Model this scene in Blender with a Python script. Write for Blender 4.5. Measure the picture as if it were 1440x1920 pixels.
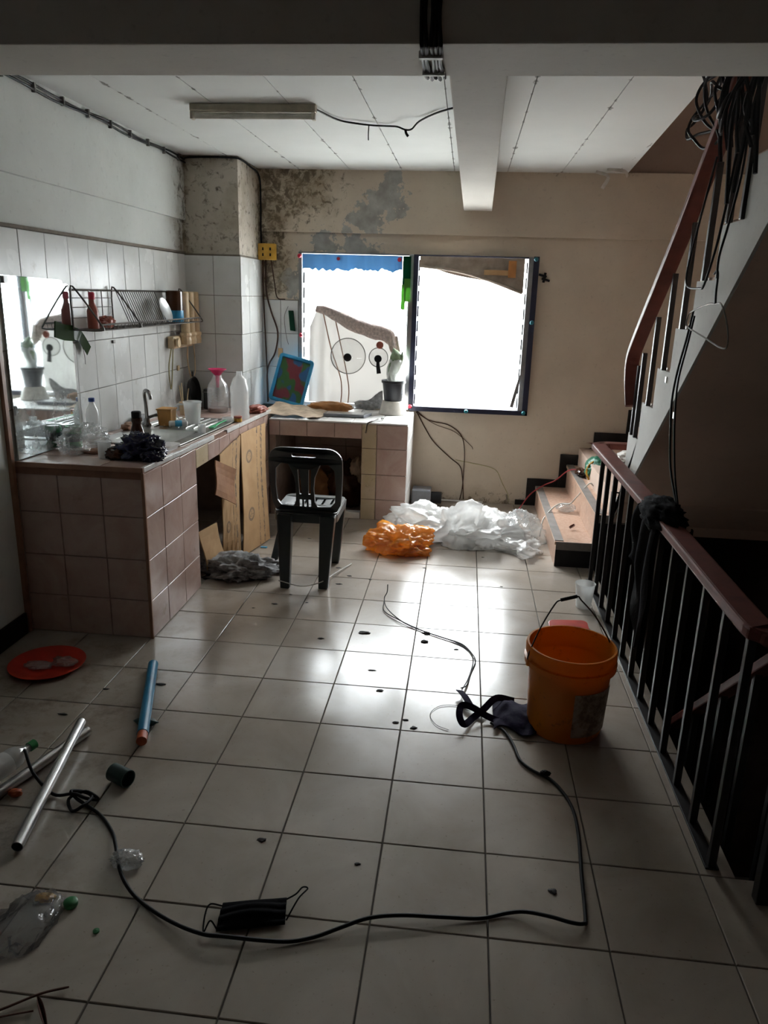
import bpy, bmesh, math, random
from mathutils import Vector, Matrix, noise
from mathutils.geometry import tessellate_polygon

for o in list(bpy.data.objects):
    bpy.data.objects.remove(o, do_unlink=True)
SC = bpy.context.scene
COL = SC.collection
PI = math.pi

# ------------------------------------------------------------------ camera
CAM_H = 1.5432
YAW, PITCH, ROLL = math.radians(5.712), math.radians(16.137), math.radians(1.706)
fwd = Vector((-math.sin(YAW) * math.cos(PITCH), math.cos(YAW) * math.cos(PITCH), -math.sin(PITCH)))
rgt = Vector((math.cos(YAW), math.sin(YAW), 0))
upv = rgt.cross(fwd)
r2 = rgt * math.cos(ROLL) + upv * math.sin(ROLL)
u2 = -rgt * math.sin(ROLL) + upv * math.cos(ROLL)
cam = bpy.data.cameras.new('camera')
cam.sensor_fit = 'VERTICAL'
cam.sensor_height = 24.0
cam.lens = 1406.74 / 1920 * 24.0
cam.clip_start = 0.02
camo = bpy.data.objects.new('camera', cam)
COL.objects.link(camo)
camo.matrix_world = Matrix(((r2.x, u2.x, -fwd.x, 0), (r2.y, u2.y, -fwd.y, 0), (r2.z, u2.z, -fwd.z, CAM_H), (0, 0, 0, 1)))
SC.camera = camo

# ------------------------------------------------------------------ daylight
W = bpy.data.worlds.new('overcast_sky')
SC.world = W
W.use_nodes = True
bg = W.node_tree.nodes['Background']
# overcast sky: three times as bright overhead as at the horizon, the usual law L = (1 + 2 sin h) / 3
wn, wk = W.node_tree.nodes, W.node_tree.links
tcw = wn.new('ShaderNodeTexCoord')
spw = wn.new('ShaderNodeSeparateXYZ')
mrw = wn.new('ShaderNodeMapRange')
wk.new(tcw.outputs['Generated'], spw.inputs[0])
wk.new(spw.outputs[2], mrw.inputs[0])
SKY = 60.0
for i_, v_ in ((1, 0.0), (2, 1.0), (3, SKY / 3), (4, SKY)):
    mrw.inputs[i_].default_value = v_
wk.new(mrw.outputs[0], bg.inputs['Strength'])
bg.inputs['Color'].default_value = (0.94, 0.975, 1.0, 1)
SC.view_settings.view_transform = 'Standard'
SC.view_settings.look = 'None'
SC.view_settings.gamma = 1.0
SC.view_settings.use_curve_mapping = False
SC.view_settings.exposure = 0.0


def portal(name, loc, rot, sx, sy):
    l = bpy.data.lights.new(name, 'AREA')
    l.shape = 'RECTANGLE'
    l.size, l.size_y = sx, sy
    l.cycles.is_portal = True
    o = bpy.data.objects.new(name, l)
    o.location = loc
    o.rotation_euler = rot
    COL.objects.link(o)


portal('window_portal', (-0.385, 5.93, 1.27), (-PI / 2, 0, 0), 1.80, 1.20)

# ------------------------------------------------------------------ material helpers


class NT:
    def __init__(s, name):
        s.m = bpy.data.materials.new(name)
        s.m.use_nodes = True
        s.t = s.m.node_tree
        s.t.nodes.clear()
        s.o = s.t.nodes.new('ShaderNodeOutputMaterial')
        g = s.t.nodes.new('ShaderNodeNewGeometry')
        s.pos = g.outputs['Position']

    def put(s, inp, v):
        if v is None:
            return
        if hasattr(v, 'is_output'):
            s.t.links.new(v, inp)
        elif isinstance(v, (tuple, list)):
            v = tuple(v)
            if inp.type == 'RGBA' and len(v) == 3:
                v = v + (1,)
            inp.default_value = v
        else:
            inp.default_value = v

    def node(s, typ, attrs=None, **ins):
        n = s.t.nodes.new(typ)
        for k, v in (attrs or {}).items():
            setattr(n, k, v)
        for k, v in ins.items():
            s.put(n.inputs[k.replace('_', ' ')], v)
        return n

    def math(s, op, a, b=0.0, clamp=False):
        n = s.t.nodes.new('ShaderNodeMath')
        n.operation = op
        n.use_clamp = clamp
        s.put(n.inputs[0], a)
        s.put(n.inputs[1], b)
        return n.outputs[0]

    def noise(s, scale, detail=3.0, rough=0.55, vec=None, dist=0.0):
        n = s.node('ShaderNodeTexNoise', None, Vector=vec or s.pos, Scale=scale, Detail=detail, Roughness=rough, Distortion=dist)
        return n.outputs[0]

    def mapr(s, v, a, b, c=0.0, d=1.0):
        n = s.t.nodes.new('ShaderNodeMapRange')
        for i, x in enumerate((v, a, b, c, d)):
            s.put(n.inputs[i], x)
        return n.outputs[0]

    def mix(s, f, a, b):
        n = s.t.nodes.new('ShaderNodeMix')
        n.data_type = 'RGBA'
        s.put(n.inputs[0], f)
        s.put(n.inputs[6], a)
        s.put(n.inputs[7], b)
        return n.outputs[2]

    def xyz(s):
        n = s.node('ShaderNodeSeparateXYZ', None, Vector=s.pos)
        return n.outputs[0], n.outputs[1], n.outputs[2]

    def scaled(s, v):
        n = s.t.nodes.new('ShaderNodeVectorMath')
        n.operation = 'MULTIPLY'
        s.put(n.inputs[0], s.pos)
        s.put(n.inputs[1], v)
        return n.outputs[0]

    def rand(s):
        return s.t.nodes.new('ShaderNodeObjectInfo').outputs['Random']

    def bump(s, h, strength=0.3, dist=0.005):
        return s.node('ShaderNodeBump', None, Height=h, Strength=strength, Distance=dist).outputs[0]

    def bsdf(s, col, rough=0.5, metal=0.0, normal=None, **kw):
        n = s.t.nodes.new('ShaderNodeBsdfPrincipled')
        s.put(n.inputs['Base Color'], col)
        s.put(n.inputs['Roughness'], rough)
        s.put(n.inputs['Metallic'], metal)
        if normal:
            s.put(n.inputs['Normal'], normal)
        for k, v in kw.items():
            s.put(n.inputs[k.replace('_', ' ')], v)
        return n.outputs[0]

    def end(s, shader):
        s.t.links.new(shader, s.o.inputs[0])
        return s.m

    def mixs(s, f, a, b):
        n = s.t.nodes.new('ShaderNodeMixShader')
        s.put(n.inputs[0], f)
        s.t.links.new(a, n.inputs[1])
        s.t.links.new(b, n.inputs[2])
        return n.outputs[0]


def plain(name, col, rough=0.5, metal=0.0, var=0.18, scale=14.0, bump=0.0, bscale=60.0, **kw):
    t = NT(name)
    f = t.mapr(t.noise(scale, 4), 0.3, 0.7, 1 - var, 1 + var)
    c = t.node('ShaderNodeVectorMath', {'operation': 'SCALE'})
    c.inputs[0].default_value = col
    t.put(c.inputs['Scale'], f)
    nrm = t.bump(t.noise(bscale, 4), bump, 0.004) if bump else None
    return t.end(t.bsdf(c.outputs[0], rough, metal, nrm, **kw))


def film(name, col, clear=0.5, gloss=0.12, rough=0.15, crease=0):
    """thin see-through plastic or glass sheet"""
    t = NT(name)
    tr = t.node('ShaderNodeBsdfTransparent', None, Color=tuple(0.5 + 0.5 * c for c in col)).outputs[0]
    tl = t.node('ShaderNodeBsdfTranslucent', None, Color=col)
    df = t.node('ShaderNodeBsdfDiffuse', None, Color=col)
    gl = t.node('ShaderNodeBsdfGlossy', None, Color=(1, 1, 1), Roughness=rough)
    if crease:
        rd_ = t.math('ABSOLUTE', t.math('SUBTRACT', t.noise(crease, 3, 0.5, dist=0.8), 0.5))
        bn = t.bump(rd_, 0.9, 0.012)
        for q in (tl, df, gl):
            t.put(q.inputs['Normal'], bn)
    tl, df, gl = tl.outputs[0], df.outputs[0], gl.outputs[0]
    body = t.mixs(0.5, tl, df)
    a = t.mixs(clear, body, tr)
    return t.end(t.mixs(gloss, a, gl))


MAT = {}

# floor tile: pale cloudy ceramic with grime
t = NT('floor_tile')
n1 = t.noise(3.2, 5, 0.6, dist=0.6)
c = t.mix(t.mapr(n1, 0.3, 0.7), (0.34, 0.29, 0.24), (0.46, 0.405, 0.35))
c = t.mix(t.mapr(t.rand(), 0, 1, 0, 0.22), c, (0.33, 0.285, 0.24))
x, y, z = t.xyz()
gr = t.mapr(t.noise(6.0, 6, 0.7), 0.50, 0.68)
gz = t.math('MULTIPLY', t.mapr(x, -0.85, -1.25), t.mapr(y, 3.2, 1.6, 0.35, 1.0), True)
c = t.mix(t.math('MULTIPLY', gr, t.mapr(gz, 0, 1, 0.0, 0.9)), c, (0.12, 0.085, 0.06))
c = t.mix(t.mapr(t.noise(90, 2), 0.66, 0.76, 0, 0.5), c, (0.16, 0.13, 0.10))
MAT['tile'] = t.end(t.bsdf(c, t.mapr(t.noise(3, 3), 0.3, 0.7, 0.17, 0.27), 0, None, Specular_IOR_Level=0.75))
MAT['grout'] = plain('grout_dark', (0.10, 0.085, 0.07), 0.9, scale=30)

# glazed white wall tile
t = NT('wall_tile')
c = t.mix(t.mapr(t.noise(6, 4), 0.35, 0.7), (0.66, 0.67, 0.65), (0.74, 0.75, 0.74))
c = t.mix(t.mapr(t.rand(), 0, 1, 0, 0.18), c, (0.50, 0.50, 0.48))
c = t.mix(t.mapr(t.noise(11, 6, 0.7), 0.60, 0.74, 0, 0.55), c, (0.34, 0.30, 0.25))
MAT['walltile'] = t.end(t.bsdf(c, t.mapr(t.noise(5, 3), 0.3, 0.7, 0.17, 0.30), 0, t.bump(t.noise(9, 2), 0.05, 0.003), Specular_IOR_Level=0.22))
MAT['wallgrout'] = plain('wall_grout', (0.16, 0.135, 0.11), 0.9)

# pinkish counter tile
t = NT('counter_tile')
c = t.mix(t.mapr(t.noise(5, 5, 0.65, dist=1.0), 0.35, 0.68), (0.49, 0.335, 0.285), (0.60, 0.46, 0.41))
c = t.mix(t.mapr(t.rand(), 0, 1, 0, 0.25), c, (0.44, 0.31, 0.265))
c = t.mix(t.mapr(t.noise(10, 6, 0.7), 0.62, 0.75, 0, 0.5), c, (0.26, 0.17, 0.10))
MAT['ctile'] = t.end(t.bsdf(c, 0.24, 0, t.bump(t.noise(14, 2), 0.05, 0.003)))
t = NT('counter_tile_stained')
c = t.mix(t.mapr(t.noise(7, 5), 0.35, 0.65), (0.52, 0.42, 0.26), (0.60, 0.49, 0.36))
c = t.mix(t.mapr(t.noise(22, 6, 0.7), 0.58, 0.70, 0, 0.8), c, (0.15, 0.11, 0.06))
MAT['ctile_stain'] = t.end(t.bsdf(c, 0.35))
MAT['cgrout'] = plain('counter_grout', (0.22, 0.11, 0.07), 0.85)
MAT['masonry'] = plain('rough_masonry', (0.30, 0.22, 0.18), 0.9, bump=0.5)
MAT['white_edge'] = plain('white_tile_edge', (0.78, 0.77, 0.75), 0.25, var=0.1)
MAT['brown_edge'] = plain('brown_tile_edge', (0.30, 0.15, 0.09), 0.4)


def plaster(name, base, dark, mold=0.0, where=None, patch=None):
    t = NT(name)
    x, y, z = t.xyz()
    c = t.mix(t.mapr(t.noise(2.3, 5, 0.6), 0.3, 0.7), dark, base)
    c = t.mix(t.mapr(t.noise(38, 4, 0.6), 0.60, 0.78, 0, 0.35), c, tuple(v * 0.45 for v in base))
    if patch:                                   # flaked paint: bare render with an edge of its own
        m = None
        for (px, pz, pr) in patch:
            dx = t.math('SUBTRACT', x, px)
            dz = t.math('SUBTRACT', z, pz)
            d = t.math('SQRT', t.math('ADD', t.math('MULTIPLY', dx, dx), t.math('MULTIPLY', dz, dz)))
            d = t.math('ADD', d, t.mapr(t.noise(9, 5, 0.65), 0.25, 0.75, -0.12, 0.12))
            k = t.mapr(d, pr, pr + 0.008, 1, 0)
            m = k if m is None else t.math('MAXIMUM', m, k)
        bare = t.mix(t.mapr(t.noise(12, 5), 0.3, 0.7), (0.28, 0.27, 0.245), (0.44, 0.435, 0.41))
        c = t.mix(m, c, bare)
    h = t.noise(22, 6, 0.6)
    if mold:
        w = where(t, x, y, z)
        sp = t.mapr(t.math('ADD', t.noise(20, 8, 0.72, dist=0.5), t.mapr(w, 0, 1, -0.22, 0.135)), 0.55, 0.68)
        c = t.mix(t.math('MULTIPLY', sp, mold * 0.9), c, (0.045, 0.032, 0.02))
        sp2 = t.mapr(t.math('ADD', t.noise(4.2, 4, 0.6), t.mapr(w, 0, 1, -0.3, 0.16)), 0.45, 0.75)
        c = t.mix(t.math('MULTIPLY', sp2, mold * 0.6), c, (0.20, 0.145, 0.075))
    return t.end(t.bsdf(c, 0.85, 0, t.bump(h, 0.25, 0.006)))


MAT['wall_left'] = plaster('paint_greywhite', (0.68, 0.70, 0.68), (0.58, 0.60, 0.575), 0.9,
                           lambda t, x, y, z: t.mapr(y, 4.75, 5.2))


def back_where(t, x, y, z):
    a = t.math('MULTIPLY', t.mapr(x, -0.35, -1.25), t.mapr(z, 1.75, 2.15))
    b = t.mapr(z, 2.28, 2.40, 0, 0.62)
    c = t.math('MULTIPLY', t.mapr(x, -1.2, -1.4), t.mapr(z, 1.40, 1.55))
    e = t.mapr(z, 0.22, 0.0, 0, 0.85)
    return t.math('MAXIMUM', t.math('MAXIMUM', a, b), t.math('MAXIMUM', c, e))


MAT['wall_back'] = plaster('paint_beige_damp', (0.62, 0.54, 0.435), (0.52, 0.445, 0.355), 0.95, back_where,
                           [(-0.62, 2.20, 0.13), (-0.75, 2.06, 0.11), (-0.60, 2.31, 0.07), (-1.05, 1.90, 0.07), (-0.85, 1.90, 0.10), (-0.70, 1.88, 0.06), (-1.20, 1.72, 0.10), (-1.30, 1.62, 0.10)])
MAT['column'] = plaster('paint_column_damp', (0.55, 0.50, 0.43), (0.42, 0.375, 0.31), 0.95,
                        lambda t, x, y, z: t.math('MAXIMUM', t.math('MAXIMUM', t.mapr(z, 2.22, 2.39, 0, 1), t.mapr(y, 5.35, 5.7, 0, 1)), t.math('MAXIMUM', t.mapr(x, -1.80, -1.93, 0, 1.0), 0.66)))
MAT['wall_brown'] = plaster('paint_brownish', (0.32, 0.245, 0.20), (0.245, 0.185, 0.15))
MAT['beam'] = plaster('paint_beam', (0.60, 0.57, 0.52), (0.54, 0.51, 0.465))
MAT['stair_white'] = plaster('paint_stringer', (0.60, 0.60, 0.575), (0.48, 0.48, 0.455))
MAT['soffit'] = plaster('paint_soffit', (0.66, 0.50, 0.41), (0.54, 0.41, 0.335))
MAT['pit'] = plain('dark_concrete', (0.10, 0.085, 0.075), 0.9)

# ceiling board with mould spots along the joints
t = NT('ceiling_board')
x, y, z = t.xyz()
fr = t.math('FRACT', t.math('ADD', t.math('DIVIDE', t.math('ADD', x, 1.25), 0.3675), 20.5))
d = t.math('MULTIPLY', t.math('ABSOLUTE', t.math('SUBTRACT', fr, 0.5)), 0.3675)
sp = t.mapr(t.math('SUBTRACT', t.noise(11, 4, 0.6), t.mapr(d, 0.0, 0.032, 0, 0.35)), 0.505, 0.575)
c = t.mix(t.mapr(t.noise(1.6, 4), 0.3, 0.7), (0.66, 0.67, 0.65), (0.73, 0.74, 0.72))
c = t.mix(t.math('MULTIPLY', sp, 0.75), c, (0.10, 0.085, 0.07))
sm = t.math('MULTIPLY', t.mapr(t.noise(5, 5, 0.6), 0.5, 0.66), t.mapr(y, 5.45, 5.72))
c = t.mix(t.math('MULTIPLY', sm, 0.55), c, (0.22, 0.18, 0.14))
MAT['ceil'] = t.end(t.bsdf(c, 0.75))

# metals, plastics, wood
MAT['black_iron'] = plain('black_painted_iron', (0.012, 0.011, 0.011), 0.42, Specular_IOR_Level=0.4)
MAT['handrail'] = plain('red_brown_rail_paint', (0.135, 0.037, 0.028), 0.48, var=0.25, Specular_IOR_Level=0.35)
t = NT('stair_terrazzo')
c = t.mix(t.mapr(t.noise(50, 3), 0.4, 0.65), (0.50, 0.315, 0.225), (0.57, 0.405, 0.31))
c = t.mix(t.mapr(t.noise(6, 5, 0.65), 0.56, 0.75, 0, 0.7), c, (0.25, 0.17, 0.12))
MAT['tread'] = t.end(t.bsdf(c, 0.42))
MAT['nosing'] = plain('grey_nosing_strip', (0.21, 0.19, 0.175), 0.7)
MAT['black_tile'] = plain('black_glazed_tile', (0.012, 0.011, 0.011), 0.45, bump=0.03, Specular_IOR_Level=0.2)
MAT['chair'] = plain('black_green_plastic', (0.014, 0.021, 0.021), 0.30, var=0.1, Specular_IOR_Level=0.6)
MAT['steel'] = plain('dull_stainless', (0.52, 0.52, 0.50), 0.30, 1.0, var=0.25, scale=8)
MAT['chrome'] = plain('dark_chrome', (0.25, 0.24, 0.23), 0.22, 1.0)
MAT['wire'] = plain('wire_grey', (0.16, 0.15, 0.14), 0.4, 0.7)
MAT['alu'] = plain('aluminium_tube', (0.62, 0.63, 0.64), 0.28, 1.0, var=0.1)
MAT['alu_frame'] = plain('aluminium_frame', (0.25, 0.255, 0.26), 0.45, 0.6)
MAT['navy'] = plain('navy_frame', (0.018, 0.020, 0.045), 0.35)
MAT['rubber'] = plain('black_rubber', (0.008, 0.008, 0.009), 0.6, Specular_IOR_Level=0.25)
MAT['black_cloth'] = plain('black_cloth', (0.007, 0.007, 0.008), 0.95, bump=0.5, Specular_IOR_Level=0.1)
MAT['navy_cloth'] = plain('navy_purple_fabric', (0.012, 0.008, 0.035), 0.8, bump=0.4, Specular_IOR_Level=0.15)
t = NT('orange_bucket')
c = t.mix(t.mapr(t.noise(4, 4), 0.3, 0.7), (0.66, 0.22, 0.012), (0.72, 0.27, 0.022))
c = t.mix(t.mapr(t.noise(16, 6, 0.7), 0.58, 0.72, 0, 0.8), c, (0.14, 0.06, 0.02))
MAT['bucket'] = t.end(t.mixs(0.38, t.bsdf(c, 0.35), t.node('ShaderNodeBsdfTranslucent', None, Color=c).outputs[0]))
t = NT('worn_paper_label')
c = t.mix(t.mapr(t.noise(18, 6, 0.7), 0.42, 0.6), (0.42, 0.33, 0.24), (0.15, 0.09, 0.05))
MAT['label'] = t.end(t.bsdf(c, 0.7))
MAT['red_plastic'] = plain('red_plastic', (0.50, 0.035, 0.018), 0.35)
MAT['blue_pipe'] = plain('blue_water_pipe', (0.02, 0.22, 0.40), 0.35)
MAT['orange_pipe'] = plain('orange_pipe_end', (0.50, 0.10, 0.03), 0.5)
MAT['dark_green'] = plain('dark_green_plastic', (0.006, 0.035, 0.03), 0.45)
MAT['green'] = plain('green_plastic', (0.01, 0.17, 0.04), 0.4)
MAT['mint'] = plain('mint_green_plastic', (0.06, 0.46, 0.19), 0.4)
MAT['olive_tape'] = film('olive_tape', (0.04, 0.085, 0.025), 0.02, 0.015)
MAT['green_tape'] = film('green_tape', (0.13, 0.32, 0.07), 0.03, 0.03)
MAT['dgreen_tape'] = film('dark_green_tape', (0.005, 0.07, 0.035), 0.0, 0.03)
MAT['paper_white'] = plain('dirty_white', (0.62, 0.60, 0.56), 0.7)
MAT['beige_plastic'] = plain('beige_plastic', (0.66, 0.50, 0.31), 0.4)
MAT['yellow_box'] = plain('yellow_box', (0.55, 0.31, 0.035), 0.5, var=0.3)
MAT['orange_mug'] = plain('tan_orange_box', (0.46, 0.23, 0.055), 0.5)
MAT['brown_glass'] = plain('brown_bottle', (0.055, 0.022, 0.012), 0.12)
MAT['brown_liquid'] = plain('brown_liquid', (0.10, 0.025, 0.012), 0.2)
MAT['pink'] = plain('pink_plastic', (0.66, 0.035, 0.15), 0.35)
MAT['blue_plastic'] = plain('blue_plastic', (0.02, 0.24, 0.45), 0.35)
MAT['sky_plastic'] = plain('light_blue_plastic', (0.05, 0.36, 0.62), 0.35)
MAT['cap_blue'] = plain('blue_cap', (0.03, 0.07, 0.28), 0.4)
MAT['terra'] = plain('reddish_sauce', (0.34, 0.09, 0.06), 0.35)
MAT['pan'] = plain('black_pan', (0.012, 0.012, 0.012), 0.35)
MAT['pot'] = plain('charcoal_pot', (0.020, 0.021, 0.026), 0.45)
MAT['cream'] = plain('cream_bowl', (0.60, 0.57, 0.51), 0.45)
MAT['plant'] = plain('grey_green_plant', (0.16, 0.22, 0.13), 0.7, var=0.35, scale=25)
MAT['grey_cloth'] = plain('grey_cloth', (0.26, 0.26, 0.265), 0.95, var=0.4, scale=40, bump=0.8)
MAT['towel'] = plain('faded_towel', (0.56, 0.46, 0.42), 0.95, var=0.3, scale=60, bump=0.8, bscale=150)
MAT['brown_fabric'] = plain('brown_fabric', (0.34, 0.28, 0.23), 0.9, var=0.25, bump=0.4)
MAT['blue_fabric'] = film('blue_curtain', (0.14, 0.25, 0.37), 0.004, 0.0)
MAT['film_white'] = film('white_plastic_bag', (0.95, 0.95, 0.94), 0.34, 0.10, 0.22, 11)
MAT['film_clear'] = film('clear_plastic', (0.80, 0.82, 0.82), 0.72, 0.16, 0.08, 16)
MAT['film_faint'] = film('thin_clear_plastic', (0.6, 0.6, 0.6), 0.90, 0.06, 0.12, 14)
MAT['film_orange'] = film('orange_plastic_bag', (0.90, 0.42, 0.05), 0.22, 0.08, 0.22, 14)
MAT['sheet'] = film('milky_plastic_sheet', (0.40, 0.39, 0.375), 0.004, 0.02, 0.3)
MAT['lid_glass'] = film('lid_glass', (0.90, 0.90, 0.90), 0.80, 0.06, 0.05)
MAT['louvre'] = film('louvre_glass', (0.90, 0.92, 0.92), 0.80, 0.04, 0.05)
MAT['cup_clear'] = film('cloudy_plastic', (0.82, 0.83, 0.82), 0.55, 0.10, 0.12)
MAT['navy_plastic'] = plain('navy_plastic_bag', (0.010, 0.014, 0.05), 0.18, bump=0.6, bscale=30)
MAT['dry_leaf'] = plain('dry_leaf', (0.10, 0.035, 0.02), 0.8)
MAT['flake'] = plain('dark_flake', (0.05, 0.045, 0.045), 0.8)
MAT['red'] = plain('red_pin', (0.48, 0.02, 0.05), 0.4)
MAT['teal'] = plain('teal_pin', (0.02, 0.18, 0.22), 0.4)
MAT['white_cord'] = plain('white_cord', (0.66, 0.65, 0.62), 0.6)
MAT['red_cord'] = plain('red_cord', (0.32, 0.03, 0.035), 0.6)
MAT['tan_cord'] = plain('yellowish_cord', (0.42, 0.38, 0.20), 0.6)
MAT['fixture'] = plain('yellowed_lamp_housing', (0.40, 0.36, 0.28), 0.5)
MAT['tube_lamp'] = plain('dusty_tube_lamp', (0.62, 0.60, 0.54), 0.3)
MAT['green_bag'] = plain('green_teal_bag', (0.03, 0.17, 0.10), 0.4, var=0.3, bump=0.5, bscale=30)
MAT['exterior'] = plain('pale_street', (0.62, 0.61, 0.58), 0.9)
MAT['tablet'] = plain('grey_tray', (0.16, 0.17, 0.19), 0.3)
MAT['wood_item'] = plain('orange_brown_wrap', (0.42, 0.18, 0.05), 0.5, var=0.35, scale=10)
MAT['newspaper'] = plain('old_cardboard_sheet', (0.46, 0.36, 0.26), 0.85, var=0.25, scale=18)


def cardboard(name, prints):
    t = NT(name)
    c = t.mix(t.mapr(t.noise(9, 5), 0.3, 0.7), (0.46, 0.28, 0.13), (0.56, 0.36, 0.185))
    if prints:
        n = t.node('ShaderNodeTexCoord')
        sep = t.node('ShaderNodeSeparateXYZ', None, Vector=n.outputs['UV'])
        u, v = sep.outputs[0], sep.outputs[1]
        for (u0, w) in prints:
            band = t.math('LESS_THAN', t.math('ABSOLUTE', t.math('SUBTRACT', t.math('ADD', u, t.mapr(t.noise(30, 3), 0.3, 0.7, -0.02, 0.02)), u0)), w)
            c = t.mix(t.math('MULTIPLY', band, t.mapr(t.noise(45, 3), 0.42, 0.55, 0.1, 0.8)), c, (0.10, 0.08, 0.075))
        # round rubber-stamp marks
        for (uc, vc, rr) in ((0.30, 0.30, 0.10), (0.30, 0.78, 0.10)):
            du = t.math('SUBTRACT', u, uc)
            dv = t.math('MULTIPLY', t.math('SUBTRACT', v, vc), 2.2)
            dd = t.math('SQRT', t.math('ADD', t.math('MULTIPLY', du, du), t.math('MULTIPLY', dv, dv)))
            ring = t.math('LESS_THAN', t.math('ABSOLUTE', t.math('SUBTRACT', dd, rr)), 0.022)
            core = t.math('MULTIPLY', t.math('LESS_THAN', dd, rr * 0.7), t.math('GREATER_THAN', t.noise(120, 2), 0.55))
            c = t.mix(t.math('MULTIPLY', t.math('MAXIMUM', ring, core), 0.7), c, (0.16, 0.12, 0.09))
    return t.end(t.bsdf(c, 0.85))


MAT['card'] = cardboard('cardboard', ())
MAT['card_print'] = cardboard('printed_cardboard', ((0.80, 0.03), (0.62, 0.015)))
MAT['card_dark'] = plain('brown_card_shaded', (0.26, 0.115, 0.045), 0.85)  # darker brown holds the folded flap's shade in its colour

t = NT('dusty_mirror')
x, y, z = t.xyz()
mr = t.bsdf((0.80, 0.88, 0.90), 0.03, 1.0)
ds = t.bsdf((0.55, 0.58, 0.58), 0.7)
dm = t.math('MULTIPLY', t.mapr(t.noise(6, 6, 0.65), 0.35, 0.72), t.mapr(z, 1.30, 0.85, 0.08, 0.75))
MAT['mirror'] = t.end(t.mixs(dm, mr, ds))

t = NT('tray_print')
tc = t.node('ShaderNodeTexCoord')
n = t.noise(2.0, 1, 0.5, vec=tc.outputs['UV'])
n2 = t.noise(2.3, 1, 0.5, vec=tc.outputs['UV'], dist=0.4)
c = t.mix(t.mapr(n, 0.44, 0.48), (0.17, 0.015, 0.03), (0.025, 0.11, 0.02))
c = t.mix(t.mapr(n2, 0.53, 0.57), c, (0.008, 0.09, 0.24))
MAT['tray_print'] = t.end(t.bsdf(c, 0.35))

# ------------------------------------------------------------------ mesh helpers


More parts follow.
